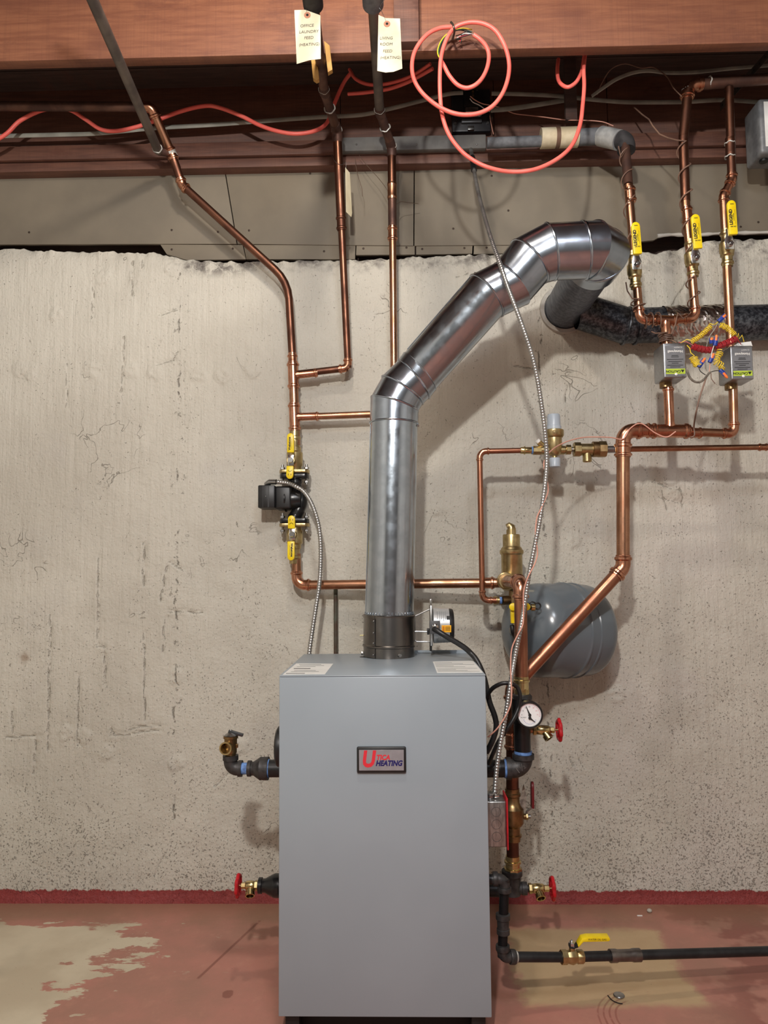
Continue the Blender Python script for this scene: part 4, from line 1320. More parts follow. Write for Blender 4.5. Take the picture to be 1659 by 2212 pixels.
zone_valve_lever('yellow LEGEND lever ball valve on the wire-wrapped pipe between the two other levers', 1494.5, 560, 1504.5, 556, (1508, 537), (1501, 463), b3 - b4)
zone_valve_lever('yellow LEGEND lever ball valve on the bare pipe with the offset bend', 1570, 538, 1577.5, 526, (1584, 507), (1579, 433), e2 - e3)

# --- circulator isolation valves
def isolation_valve(label, flange_y, up, handles, nut, Lpx):
    """flanged brass valve; up = +1 if the pipe leaves upward"""
    YP = LY
    c = at(636.5, flange_y, YP)
    t = thing('isolation_valve', label, 'valve', c, 'flanged isolation valves at the pump')
    ax = Z * up
    L = u(Lpx, YP)
    r = rt
    W = u(66, YP)
    # two-lug oval flange
    m = MB()
    pts = []
    for k in range(28):
        a_ = 2 * PI * k / 28
        cx_, cy_ = math.cos(a_), math.sin(a_)
        rr_ = W / 2 if abs(cx_) > 0.8 else W / 2 * (0.62 + 0.38 * (abs(cx_) / 0.8) ** 2)
        pts.append((rr_ * cx_, max(-0.03, min(0.03, rr_ * cy_))))
    m.prism(pts, c, X, Yv, ax * u(7, YP), 0.001)
    m.build('flange', BRASS, t)
    m = MB().lathe(c + ax * u(5, YP), ax, [(0, u(15, YP)), (L * 0.10, u(15, YP)), (L * 0.14, u(17.5, YP)), (L * 0.46, u(17.5, YP)), (L * 0.50, u(14, YP)), (L * 0.60, u(14, YP)), (L * 0.61, u(11.5, YP)), (L * 0.78, u(11.5, YP)),
                                       (L * 0.80, u(13.5, YP)), (L * 0.86, u(13.5, YP)), (L * 0.88, u(11.5, YP)), (L, u(11.5, YP)), (L, r)], 24)
    m.build('valve_body', BRASS, t)
    HY = YP - 0.062
    nn = at(nut[0], nut[1], HY)
    MB().cyl(V((nn.x, YP - 0.015, nn.z)), nn, u(8, YP), 16).build('stem', BRASS, t)
    lv = MB().box(nn + V((0, 0.001, 0)), (u(13, HY), 0.004, u(24, HY)), bev=0.0008).build('lever', CHROME, t)
    MB().hexn(nn, nn + V((0, -0.007, 0)), u(6.5, HY)).build('nut', CHROME, lv)
    for (x0, y0, x1, y1, kind) in handles:
        p0, p1 = at(x0, y0, HY), at(x1, y1, HY)
        uy = (p1 - p0).normalized(); ux = V((uy.z, 0, -uy.x))
        H = (p1 - p0).length; W2 = u(15.5, HY)
        g = MB().prism(halfcaps(W2, H), p0 + V((0, -0.007, 0)), ux, uy, V((0, 0.011, 0)), 0.0025).build('grip', YELLOW, t)
        o = p0 + V((0, -0.0076, 0))
        if kind == 'long':
            text('Webstone', W2 * 0.44, o + uy * H * 0.45 - ux * W2 * 0.12 * 1, uy * 1, ux * -1, INK, 'lettering', g, bold=0.0004)
            printlines(g, o, ux, uy, [(W2 * 0.16, W2 * 0.19, H * 0.2, H * 0.7)], INK)
        else:
            for sx_ in (-1, 1):
                printlines(g, o, ux, uy, [(sx_ * W2 * 0.2 - 0.0008, sx_ * W2 * 0.2 + 0.0008, H * 0.60, H * 0.72)], INK)
            m = MB()
            m.tube([o + V((0, -0.0002, 0)) + ux * (W2 * 0.27 * math.cos(R(20 + 140 * k / 8))) + uy * (H * 0.26 + W2 * 0.30 * math.sin(R(20 + 140 * k / 8))) for k in range(9)], 0.0007, 5)
            m.build('smile_print', INK, g)
    return t
isolation_valve('brass isolation valve with yellow handles above the black pump', 1023, 1, [(628, 978, 628, 936, 'long'), (627, 1007, 626, 1035, 'short')], (628, 994), 88)
isolation_valve('brass isolation valve with yellow handles below the black pump', 1131, -1, [(630, 1142, 630, 1113.5, 'short'), (629, 1169.5, 629, 1211, 'long')], (631, 1154), 82)

# --- circulator pump
pc = at(637, 1078, LY)
pump = thing('circulator_pump', 'black wet rotor circulator pump clamped between two brass flanges', 'pump', pc)
for y_, s_ in ((1025, -1), (1130, 1)):
    c = at(636.5, y_, LY)
    m = MB(); W = u(64, LY)
    pts = []
    for k in range(28):
        a_ = 2 * PI * k / 28
        cx_, cy_ = math.cos(a_), math.sin(a_)
        rr_ = W / 2 if abs(cx_) > 0.8 else W / 2 * (0.62 + 0.38 * (abs(cx_) / 0.8) ** 2)
        pts.append((rr_ * cx_, max(-0.03, min(0.03, rr_ * cy_))))
    m.prism(pts, c, X, Yv, Z * s_ * u(9, LY), 0.001)
    m.build('pump_flange', BLACK_PAINT, pump)
    for sx_ in (-1, 1):
        q = c + X * sx_ * W * 0.41
        MB().cyl(q + Z * u(22, LY) * (1 if s_ < 0 else 1) * (1 if s_ < 0 else 1), q - Z * u(22, LY), 0.0042, 10).build('bolt', STEEL, pump)
        for dz in (u(11, LY), -u(14, LY)):
            MB().hexn(q + Z * dz, q + Z * (dz + 0.008 * (1 if dz > 0 else -1)), 0.0085).build('nut', STEEL, pump)
# volute: S-shaped neck between the flanges
pts = [at(637, 1030, LY), at(638, 1040, LY), at(642, 1056, LY), at(650, 1070, LY), at(651, 1088, LY), at(644, 1104, LY), at(638, 1116, LY), at(637, 1126, LY)]
MB().tube(catmull(pts, 5), [u(q, LY) for q in ([17] * 4 + [14] * 4 + [12] * 5 + [12] * 5 + [13] * 6 + [14] * 6 + [16] * 5 + [18])[:36]], 20).build('volute', BLACK_PAINT, pump)
vc = at(632, 1077, LY)
MB().lathe(at(654, 1079, LY), V((-1, 0, 0)), [(0, 0.012), (0.004, u(22, LY)), (0.028, u(26, LY)), (0.036, u(26, LY)), (0.040, u(23, LY)), (0.052, u(23, LY)), (0.056, u(27, LY)), (0.060, u(27, LY)), (0.062, u(22, LY))], 28).build('volute_casing', BLACK_PAINT, pump)
mc = at(615, 1077, LY)
MB().box(mc, (u(36, LY), u(50, LY), u(50, LY)), bev=0.008, seg=3).build('motor_housing', BLACK, pump)
tb = at(580, 1075, LY - 0.01)
cb = MB().box(tb, (u(36, LY), u(54, LY), u(49, LY)), bev=0.004, seg=2).build('terminal_box', BLACK, pump)
for k in (-0.2, 0.1, 0.13, 0.16):
    MB().box(tb + V((u(36, LY) * k, -u(27, LY), 0)), (0.0012, 0.001, u(46, LY))).build('box_rib', mat('black rib', C(40, 40, 42), None, 0.4), cb)
MB().ball(tb + V((-0.002, -u(27, LY), 0.0)), 0.0022, n=8).build('screw', STEEL, cb)
q0_, q1_ = at(577, 1046, LY - 0.03), at(597, 1041, LY - 0.04)
m = MB(); m.tube([at(577, 1053, LY - 0.02), at(577, 1046, LY - 0.03), at(583, 1041, LY - 0.035), q1_], [0.009, 0.011, 0.010, 0.009], 14)
m.build('cable_connector', STEEL, pump)

def corrugated(pts, r, pitch, name, mt, parent=None, n=12):
    P = resample(catmull(pts, 14), pitch / 4)
    prof = (0.86, 0.98, 1.08, 0.98)
    return MB().tube(P, [r * prof[i % 4] for i in range(len(P))], n).build(name, mt, parent, sharp=80)
MCM = mat('spiral steel armour', C(178, 177, 174), C(160, 159, 156), 0.34, 0.85, 40)
wp = [(598, 1041, 2.505), (622, 1044, 2.50), (639, 1051, 2.485), (655, 1061, 2.48), (669, 1080, 2.475), (680, 1105, 2.47), (688, 1134, 2.47), (692, 1166, 2.47), (693, 1196, 2.47), (692, 1232, 2.465), (689, 1270, 2.455), (683, 1308, 2.45), (675, 1360, 2.44), (668, 1412, 2.43), (664, 1470, 2.42), (664, 1560, 2.41)]
tag(corrugated([at(*q) for q in wp], u(9.5, 2.47) / 2, u(5.6, 2.47), 'armoured_cable', MCM), 'spiral steel cable curving from the black pump down behind the boiler', 'cable')
wp = [(1017, 322, 2.50), (1021, 345, 2.44), (1026, 380, 2.36), (1034, 420, 2.27), (1047, 470, 2.16), (1062, 520, 2.07), (1080, 570, 2.02), (1097, 620, 2.005), (1116, 670, 2.005), (1134, 720, 2.01), (1150, 770, 2.02), (1161, 820, 2.03),
      (1169, 870, 2.04), (1177, 930, 2.05), (1181, 985, 2.06), (1179, 1030, 2.06), (1173, 1080, 2.06), (1165, 1130, 2.06), (1155, 1180, 2.06), (1143, 1240, 2.06), (1134, 1300, 2.06), (1124, 1360, 2.05), (1112, 1420, 2.05), (1102, 1480, 2.03), (1093, 1540, 2.02), (1082, 1600, 2.01), (1073, 1660, 2.0), (1068, 1722, 1.985)]
whip = tag(corrugated([at(*q) for q in wp], u(9.6, 2.07) / 2, u(6.0, 2.07), 'armoured_cable', MCM), 'long spiral steel cable hanging from the ceiling sill to the red switch box', 'cable')

slv = [at(1020, 340, 2.452), at(1022, 352, 2.425), at(1024, 368, 2.388)]
MB().tube(slv, u(13.5, 2.42) / 2, 12).build('tape_sleeve', BLACK, whip)

# --- zone valve heads
def zone_head(label, x0, y0, x1, y1, side, Yf, wires_dx):
    p0, p1 = at(x0, y0, Yf), at(x1, y1, Yf)
    w_, h_ = p1.x - p0.x, p0.z - p1.z
    dpt = 0.085
    c = V(((p0.x + p1.x) / 2, Yf + dpt / 2, (p0.z + p1.z) / 2))
    t = thing('zone_valve', label, 'zone valve', V((c.x, c.y, p1.z)), 'silver zone valve heads')
    hb = MB().box(c, (w_, dpt, h_), bev=0.0035, seg=3).build('metal_cover', mat('brushed aluminium cover', C(176, 178, 180), C(158, 160, 164), 0.34, 0.9, 60, 2, stretch=(1, 1, 12)), t)
    o = V((c.x, Yf - 0.0007, c.z))
    # dull printed label, lettering upside down because the valve hangs inverted
    ux, uy = V((-1, 0, 0)), V((0, 0, -1))
    pm = lambda nm, a, b, c_, d_, mt, dy=0.0: printlines(t_lab if nm == 'print_line' else hb, o + V((0, dy, 0)), V((1, 0, 0)), V((0, 0, 1)), [(a * w_, b * w_, c_ * h_, d_ * h_)], mt, nm)
    m = MB().box(o + V((0.01 * w_, 0, -0.02 * h_)), (w_ * 0.84, 0.0006, h_ * 0.86)); t_lab = m.build('label_plate', mat('grey printed label', C(128, 130, 134), C(118, 120, 124), 0.4, 0.3, 30), hb, smooth=False)
    o2 = V((c.x, Yf - 0.0013, c.z))
    text('Honeywell', w_ * 0.155, o2 + V((0.02 * w_, 0, h_ * 0.25)), ux, uy, WHITE, 'lettering', t_lab, bold=0.0002)
    text('15 WATT', w_ * 0.09, o2 + V((0.16 * w_, 0, h_ * 0.37)), ux, uy, WHITE, 'lettering', t_lab)
    for i, (zz_, ww) in enumerate(((0.13, 0.3), (0.09, 0.34), (0.02, 0.72), (-0.04, 0.60), (-0.09, 0.3), (-0.15, 0.7), (-0.20, 0.45))):
        pm('print_line', -ww / 2, ww / 2, zz_ - 0.008, zz_ + 0.008, INK, -0.0006)
    gm = mat('lime label', C(176, 198, 62), None, 0.45)
    printlines(t_lab, o2, V((1, 0, 0)), V((0, 0, 1)), [(-0.42 * w_, 0.43 * w_, -0.40 * h_, -0.25 * h_)], gm, 'caution_band')
    text('CAUTION', w_ * 0.145, o2 + V((-0.10 * w_, -0.0005, -0.325 * h_)), ux, uy, INK, 'lettering', t_lab, bold=0.0003)
    m = MB(); q = o2 + V((0.31 * w_, -0.0005, -0.325 * h_)); s_ = w_ * 0.085
    m.v = [q + V((-s_, 0, s_ * 0.8)), q + V((s_, 0, s_ * 0.8)), q + V((0, 0, -s_ * 0.8))]; m.f = [(0, 1, 2)]
    m.build('warning_triangle', INK, t_lab, smooth=False)
    MB().lathe(V((c.x + w_ * 0.02, Yf - 0.0002, c.z - h_ * 0.41)), V((0, -1, 0)), [(0, w_ * 0.06), (0.002, w_ * 0.06), (0.003, w_ * 0.03)], 14).build('cover_screw', WHITE, hb)
    MB().box(V((c.x, c.y + 0.045, c.z)), (w_ * 0.9, 0.02, h_ * 0.9), bev=0.002).build('back_plate', STEEL, t)
    # brass body below and above, on the pipe
    MB().lathe(V((c.x - w_ * 0.12, MY, p1.z - 0.016)), Z, [(0, rs * 1.05), (0, rs * 1.35), (0.016, rs * 1.35), (0.02, rs * 1.0)], 20).build('valve_port', BRASS_DARK, t)
    return t
zv1 = zone_head('silver zone valve box under the U of two pipes, wires leaving its right side', 1432, 741, 1484, 815, 0, 2.235, 1)
zv2 = zone_head('silver zone valve box under the single pipe, with white paper on top', 1577, 747, 1629, 819, 0, 2.235, -1)
q = at(1603, 745, 2.27)
pp = MB().prism([(-0.03, -0.004), (0.032, -0.004), (0.028, 0.011), (-0.012, 0.006)], q, X, Z, V((0, 0.002, 0)), 0.0004)
pp.build('paper_slip', WHITE, zv2)

# --- air separator
sc_ = at(1106, 1273, SEPY)
sep = thing('air_separator', 'tall brass air separator with a ringed neck and hooded vent cap', 'air separator', sc_)
sA, sB = at(1107, 1276, SEPY), at(1104, 1150, SEPY)
dz_ = u(1, SEPY)
m = MB().lathe(sA, Z, [(0, dz_ * 16), (dz_ * 4, dz_ * 22.5), (dz_ * 76, dz_ * 22.5), (dz_ * 78, dz_ * 24), (dz_ * 80, dz_ * 25.5), (dz_ * 86, dz_ * 25.5), (dz_ * 88, dz_ * 23), (dz_ * 91, dz_ * 22), (dz_ * 95, dz_ * 18.5), (dz_ * 118, dz_ * 18.5), (dz_ * 120.5, dz_ * 17.5), (dz_ * 121, dz_ * 8)], 36)
m.build('separator_body', BRASS, sep)
q = sA + Z * dz_ * 119
m = MB().tube([q + V((0, 0, 0)), q + Z * dz_ * 12, q + V((-dz_ * 1.5, 0, dz_ * 17)), q + V((-dz_ * 5, 0, dz_ * 20)), q + V((-dz_ * 9, 0, dz_ * 18))], [dz_ * 10.5, dz_ * 10.5, dz_ * 10, dz_ * 8, dz_ * 6], 20)
m.build('vent_cap', BRASS, sep)
m = MB().lathe(V((s0.x, SEPY - dz_ * 10, s0.z)), V((0, -1, 0)), [(0, rS * 1.5), (dz_ * 14, rS * 1.5), (dz_ * 15, rS * 1.35), (dz_ * 26, rS * 1.35), (dz_ * 26, rS)], 26)
m.build('outlet_port', BRASS, sep)
MB().lathe(V((s0.x, SEPY - dz_ * 30, s0.z)), V((0, -1, 0)), [(0, rS * 1.3), (0.005, rS * 1.3), (0.006, rS)], 24).build('sealant_ring', SOLDER, sep)
# bottom port: hex nipple joining the feed line
m = MB().lathe(at(1066, 1297, FY + 0.01), X, [(0, dz_ * 5), (0, dz_ * 8.5), (dz_ * 7, dz_ * 8.5), (dz_ * 8, dz_ * 7), (dz_ * 14, dz_ * 7)], 16)
m.build('feed_adapter', BRASS, sep)
MB().cyl(at(1079, 1297, FY + 0.01), at(1084, 1297, FY + 0.01), dz_ * 7.4).build('sealant_ring', TAPE_BLUE, sep)
m = MB().lathe(at(1083, 1297, FY + 0.012), V((1, 0.4, 0)), [(0, dz_ * 6), (0, dz_ * 9.5), (dz_ * 18, dz_ * 9.5), (dz_ * 20, dz_ * 7), (dz_ * 30, dz_ * 7)], 16)
m.build('feed_tee', BRASS_DARK, sep)
MB().cyl(sA + V((0, 0, 0.002)), sA - Z * dz_ * 40, dz_ * 8, 16).build('lower_nipple', BRASS_DARK, sep)

# --- yellow service valve behind the riser
q = at(1122, 1312, 2.33)
svc = thing('service_valve', 'small yellow handled tank service valve with a black capped drain behind the supply riser', 'valve', q)
MB().prism(capsule(u(16, 2.3), u(45, 2.3)), at(1123, 1311, 2.262), Z, X, V((0, 0.006, 0)), 0.002).build('wing_handle', YELLOW, svc)
MB().cyl(at(1123, 1311, 2.27), at(1123, 1311, 2.30), 0.010, 14).build('stem', BRASS, svc)
MB().lathe(at(1120, 1350, 2.287), Z, [(0, 0.016), (0.05, 0.016), (0.055, 0.02), (0.1, 0.02), (0.105, 0.013)], 18).build('valve_body', BRASS, svc)
MB().box(at(1107, 1330, 2.285), (0.012, 0.02, 0.045), bev=0.002).build('yellow_tab', YELLOW, svc)
MB().cyl(at(1126, 1310, 2.29), at(1143, 1310, 2.29), 0.008).build('drain_outlet', BLACK, svc)
MB().hexn(at(1142, 1310, 2.285), at(1147, 1310, 2.285), u(8, 2.285)).build('drain_nut', BLACK, svc)
MB().hexn(at(1147, 1312, 2.285), at(1156, 1312, 2.285), u(8, 2.285), 10).build('drain_cap', BRASS_BRIGHT, svc)
MB().ring(at(1161, 1309, 2.285), V((0, 1, 0.1)), u(6.5, 2.285), 0.0024).build('cap_strap', BLACK, svc)
MB().tube(catmull([at(1142, 1303, 2.285), at(1148, 1300, 2.285), at(1156, 1302, 2.285)], 5), 0.0022, 8).build('cap_strap', BLACK, svc)

# --- expansion tank
TY = 2.468
tc_ = at(1205, 1361, TY)
tank = thing('expansion_tank', 'grey steel expansion tank with two weld ridges hung beside the boiler', 'tank', tc_)
th = R(27)
tax = V((math.cos(th), math.sin(th), -0.04)).normalized()
RT = u(206, TY) / 2 * 0.97
P_ = []
for k in range(12):
    a_ = PI / 2 * k / 11
    P_.append((0.10 * (1 - math.cos(a_)), RT * 0.985 * math.sin(a_)))
P_ += [(0.185, RT * 0.985), (0.188, RT * 1.0), (0.191, RT * 1.018), (0.196, RT * 1.018), (0.199, RT * 0.995), (0.224, RT * 0.995), (0.227, RT * 1.014), (0.232, RT * 1.014), (0.235, RT * 0.99), (0.275, RT * 0.985)]
for k in range(1, 10):
    a_ = PI / 2 * k / 9
    P_.append((0.275 + 0.075 * math.sin(a_), RT * 0.985 * math.cos(a_)))
MB().lathe(tc_ - tax * 0.178, tax, P_, 56).build('tank_shell', TANK_GREY, tank)
q = tc_ - tax * 0.178
MB().cyl(q - tax * 0.006, q + tax * 0.03, 0.013, 14).build('tank_nipple', STEEL, tank)
MB().tube(catmull([at(1106, 1350, 2.30), at(1108, 1366, 2.30), at(1113, 1380, 2.34), at(1118, 1390, 2.40)], 5), 0.007, 10).build('tank_hose', BLACK, tank)

# --- pressure reducing fill valve
fy = FY
fc = at(1197, 972, fy)
fill = thing('fill_valve', 'brass pressure reducing fill valve with pale grey top cap and knob', 'valve', fc)
d_ = u(1, fy)
def hz(par, x0, x1, r, mt, name, y=972, n=18, Y=None):
    a_, b_ = at(x0, y, Y or fy), at(x1, y, Y or fy)
    return MB().lathe(a_, b_ - a_, [(0, r * 0.92), (d_ * 0.8, r), ((b_ - a_).length - d_ * 0.8, r), ((b_ - a_).length, r * 0.92)], n).build(name, mt, par)
hz(fill, 1124, 1150, d_ * 7.5, BRASS_BRIGHT, 'press_adapter', 973)
MB().ring(at(1133, 973, fy), X, d_ * 8, d_ * 1.6).build('press_bead', BRASS_BRIGHT, fill)
MB().cyl(at(1148, 973, fy), at(1152, 973, fy), d_ * 8.3).build('sealant_ring', TAPE_BLUE, fill)
hz(fill, 1151, 1169, d_ * 10, BRASS, 'union_nut', 973, 8)
hz(fill, 1168, 1220, d_ * 9.5, BRASS, 'valve_body', 972.5)
vt = at(1198, 984, fy)
MB().lathe(vt, Z, [(0, d_ * 10), (d_ * 3, d_ * 13), (d_ * 8, d_ * 16), (d_ * 38, d_ * 16.5), (d_ * 40, d_ * 19), (d_ * 43, d_ * 21), (d_ * 55, d_ * 21), (d_ * 57, d_ * 17), (d_ * 58, d_ * 10)], 30).build('regulator_bonnet', BRASS, fill)
MB().lathe(vt + Z * d_ * 57, Z, [(0, d_ * 16), (d_ * 7, d_ * 16), (d_ * 8, d_ * 14.5), (d_ * 30, d_ * 14), (d_ * 33, d_ * 12.5), (d_ * 34, d_ * 4)], 28).build('adjustment_cap', PLASTIC_GREY, fill)
MB().cyl(vt, vt - Z * d_ * 8, d_ * 5.5, 14).build('lower_stem', BRASS, fill)
MB().lathe(vt - Z * d_ * 26, Z, [(0, d_ * 9), (d_ * 1.5, d_ * 11.5), (d_ * 19, d_ * 12), (d_ * 20.5, d_ * 11)], 26).build('shutoff_knob', PLASTIC_GREY, fill)
q = at(1172, 963, fy); dq_ = V((-0.8, -0.2, 0.75)).normalized()
MB().cyl(q, q + dq_ * d_ * 12, d_ * 6, 14).build('gauge_port', BRASS, fill)
MB().cyl(q + dq_ * d_ * 11, q + dq_ * d_ * 17, d_ * 5.6, 14).build('port_plug', WHITE, fill)
text('C', d_ * 12, at(1197.5, 933, fy - d_ * 21 - 0.0004), X, Z, BRASS_DARK, 'cast_emblem', fill, bold=0.0004)
hz(fill, 1219, 1223, d_ * 8, BRASS, 'tail_neck')
hz(fill, 1222, 1233, d_ * 11, BRASS, 'tail_nut', 971.5, 8)

bf = thing('backflow_preventer', 'brass backflow preventer with hex unions and a vent port below', 'valve', at(1270, 971, fy))
hz(bf, 1231, 1242, d_ * 5, STEEL, 'tailpiece', 971)
hz(bf, 1239, 1254, d_ * 16, BRASS, 'union_nut', 971, 8)
hz(bf, 1253, 1282, d_ * 13, BRASS, 'valve_body', 971)
hz(bf, 1279, 1293, d_ * 17, BRASS_DARK, 'ring_nut', 970.5, 22)
hz(bf, 1292, 1309, d_ * 18, BRASS, 'union_nut', 970.5, 8)
q = at(1268, 976, fy)
MB().lathe(q, V((0, 0, -1)), [(0, d_ * 10), (d_ * 8, d_ * 9.5), (d_ * 21, d_ * 9.5), (d_ * 22, d_ * 8.5), (d_ * 18, d_ * 7.5)], 22).build('vent_port', BRASS, bf)

# --- supply tee, elbow and nipple in black iron
st_ = thing('iron_supply_fitting', 'black iron tee and elbow joining the supply riser to the boiler', 'pipe fitting', at(1130, 1660, SY))
d2_ = u(1, SY)
MB().lathe(at(1127, 1500, SY), Z, [(0, d2_ * 13), (0, d2_ * 16), (d2_ * 12, d2_ * 16), (d2_ * 13, d2_ * 14.5)], 8).build('adapter_hex', BRASS_BRIGHT, st_)
MB().lathe(at(1127, 1489, SY), Z, [(0, d2_ * 15), (d2_ * 15, d2_ * 15), (d2_ * 16, d2_ * 17.5), (d2_ * 20, d2_ * 17.5), (d2_ * 21, d2_ * 15), (d2_ * 27, d2_ * 15), (d2_ * 27, d2_ * 13.5)], 24).build('press_adapter', BRASS_BRIGHT, st_)
MB().hexn(at(1128, 1512, SY), at(1128, 1499, SY), d2_ * 21, 8).build('bushing', IRON_CAST, st_)
MB().lathe(at(1129, 1625, SY), Z, [(0, d2_ * 17.5), (d2_ * 60, d2_ * 17.5), (d2_ * 62, d2_ * 21), (d2_ * 112, d2_ * 21), (d2_ * 114, d2_ * 18)], 26).build('iron_tee', BLACK_PAINT, st_)
e_a, e_b, e_c = at(1130, 1622, SY), at(1131, 1660, SY), V((BX1 - 0.004, SY, at(1131, 1660, SY).z))
MB().cyl(at(1130, 1628, SY), at(1130, 1622, SY), d2_ * 18.6, 20).build('sealant_ring', TAPE_BLUE, st_)
elbow(st_, e_a + Z * 0.02, e_b, e_c, d2_ * 19.5, 1.15, IRON_CAST, False, 0.4, 'iron_elbow', 1.0)
MB().cyl(e_a - Z * d2_ * 6, e_a - Z * d2_ * 16, d2_ * 23, 24).build('fitting_band', IRON_CAST, st_)
q = at(1093, 1660, SY)
MB().cyl(q, q + X * d2_ * 10, d2_ * 23, 24).build('fitting_band', IRON_CAST, st_)
MB().cyl(q, q - X * d2_ * 4, d2_ * 19.3, 20).build('sealant_ring', TAPE_BLUE, st_)
MB().cyl(q + X * 0.01, e_c, d2_ * 18, 22).build('iron_nipple', IRON, st_)
text('1\u00bd', d2_ * 18, at(1125, 1660, SY - d2_ * 20) + V((0, -0.0006, 0)), V((0.8, 0, 0.6)), V((-0.6, 0, 0.8)), mat('cast mark', C(104, 102, 100), None, 0.5, 0.4), 'cast_mark', st_)

# --- temperature and pressure gauge
GX = 2.075
gc = at(1144, 1544, GX)
ga = thing('pressure_gauge', 'round black rimmed boiler gauge with white dial on the iron tee', 'gauge', gc)
gn = V((0.0, -1, 0.0)).normalized()
rG = u(28.5, GX)
MB().lathe(gc - gn * 0.028, gn, [(0, rG * 0.7), (0.004, rG * 0.97), (0.026, rG), (0.030, rG), (0.033, rG * 0.96), (0.033, rG * 0.86), (0.029, rG * 0.85)], 40, caps=False).build('gauge_case', BLACK, ga)
dl = MB().lathe(gc + gn * 0.0005, gn, [(0, rG * 0.87), (0.0005, rG * 0.87)], 40).build('dial_face', mat('white dial', C(236, 236, 236), None, 0.4), ga)
o = gc + gn * 0.0013
RINK = mat('pink scale ink', C(214, 120, 130), None, 0.5)
for k in range(31):
    a_ = R(-8 + 196 * k / 30)
    dirv = X * math.cos(a_) + Z * math.sin(a_)
    m = MB(); tn = X * -math.sin(a_) + Z * math.cos(a_)
    p_, q_ = o + dirv * rG * (0.72 if k % 5 else 0.68), o + dirv * rG * 0.8
    m.v = [p_ - tn * 0.0004, p_ + tn * 0.0004, q_ + tn * 0.0004, q_ - tn * 0.0004]; m.f = [(0, 1, 2, 3)]
    m.build('scale_mark', RINK, dl, smooth=False)
for k, tx in enumerate(('75', '60', '50', '45', '30', '15', '0')):
    a_ = R(0 + 180 * k / 6)
    text(tx, rG * 0.13, o + (X * math.cos(a_) + Z * math.sin(a_)) * rG * 0.58, X, Z, RINK if k < 3 else INK, 'numeral', dl)
BINK = mat('blue scale ink', C(96, 120, 196), None, 0.5)
for k in range(11):
    a_ = R(200 + 140 * k / 10)
    dirv = X * math.cos(a_) + Z * math.sin(a_); tn = X * -math.sin(a_) + Z * math.cos(a_)
    c2_ = o - Z * rG * 0.22
    m = MB(); p_, q_ = c2_ + dirv * rG * 0.42, c2_ + dirv * rG * 0.5
    m.v = [p_ - tn * 0.0005, p_ + tn * 0.0005, q_ + tn * 0.0005, q_ - tn * 0.0005]; m.f = [(0, 1, 2, 3)]
    m.build('scale_mark', BINK, dl, smooth=False)
text('PSI FEET', rG * 0.12, o + V((-rG * 0.45, 0, -rG * 0.2)), X, Z, INK, 'numeral', dl)
def hand(c_, ang, L1, L2_, w_, name='gauge_needle'):
    dv = X * math.cos(ang) + Z * math.sin(ang); tn = X * -math.sin(ang) + Z * math.cos(ang)
    m = MB(); m.prism([(-L2_, -w_), (0, -w_ * 1.3), (L1, -w_ * 0.25), (L1, w_ * 0.25), (0, w_ * 1.3), (-L2_, w_)], c_ + gn * 0.002, dv, tn, gn * 0.0006)
    m.lathe(c_ + gn * 0.001, gn, [(0, w_ * 2.2), (0.0025, w_ * 2.2)], 14)
    m.build(name, INK, ga, smooth=False)
hand(o, R(112), rG * 0.72, rG * 0.12, rG * 0.05)
hand(o - Z * rG * 0.22, R(-38), rG * 0.5, rG * 0.1, rG * 0.05)
MB().cyl(gc - gn * 0.028, V((gc.x - 0.01, SY - 0.02, gc.z)), 0.009, 12).build('gauge_stem', BRASS, ga)

# --- hose-bib drain valves with red handwheels
def drain(label, base, direction, d, stub, wheel_px, stub_mat=COPPER, out=V((0.25, -0.75, -0.6))):
    t = thing('drain_valve', label, 'valve', base, 'brass drain valves with red wheels')
    ax = direction
    p = base
    stub_len, body_a, body_l, bon_l, stem_l = stub
    MB().cyl(p - ax * d * 2, p + ax * d * (stub_len + 1), d * 6.5, 16).build('inlet', stub_mat, t)
    p1_ = p + ax * d * stub_len
    MB().hexn(p1_, p1_ + ax * d * 8, d * 10.5).build('inlet_hex', BRASS, t)
    p2_ = p1_ + ax * d * 7
    MB().lathe(p2_, ax, [(0, d * 7.5), (d * 2, d * 9), (d * body_l * 0.45, d * 10), (d * body_l * 0.9, d * 9), (d * body_l, d * 7)], 20).build('valve_body', BRASS_BRIGHT, t)
    oc = p2_ + ax * d * body_l * 0.5
    od = out.normalized()
    MB().lathe(oc, od, [(0, d * 6.5), (d * 11, d * 7), (d * 12, d * 9.5), (d * 22, d * 10), (d * 22, d * 7.6), (d * 12, d * 7)], 22, caps=False).build('hose_outlet', BRASS_BRIGHT, t)
    p3_ = p2_ + ax * d * body_l
    MB().hexn(p3_ - ax * d * 1, p3_ + ax * d * bon_l, d * 6.5).build('bonnet', BRASS_BRIGHT, t)
    p4_ = p3_ + ax * d * (bon_l + stem_l)
    MB().cyl(p3_, p4_ + ax * d * 3, d * 2.2, 10).build('stem', BRASS, t)
    # scalloped wheel
    m = MB(); n_ = 42; Rw = d * 20
    x_, y_, _ = frame(ax)
    pts = []
    for k in range(n_):
        a_ = 2 * PI * k / n_
        pts.append(p4_ + (x_ * math.cos(a_) + y_ * math.sin(a_)) * (Rw + d * 1.4 * math.cos(a_ * 7)))
    m.tube(pts, d * 4.0, 8, closed=True)
    for k in range(4):
        a_ = 2 * PI * k / 4 + 0.4
        m.cyl(p4_, p4_ + (x_ * math.cos(a_) + y_ * math.sin(a_)) * Rw, d * 3.2, 8)
    m.cyl(p4_ - ax * d * 3, p4_ + ax * d * 4, d * 6, 14)
    m.build('handwheel', RED, t)
    return t
dU = u(1, 2.17)
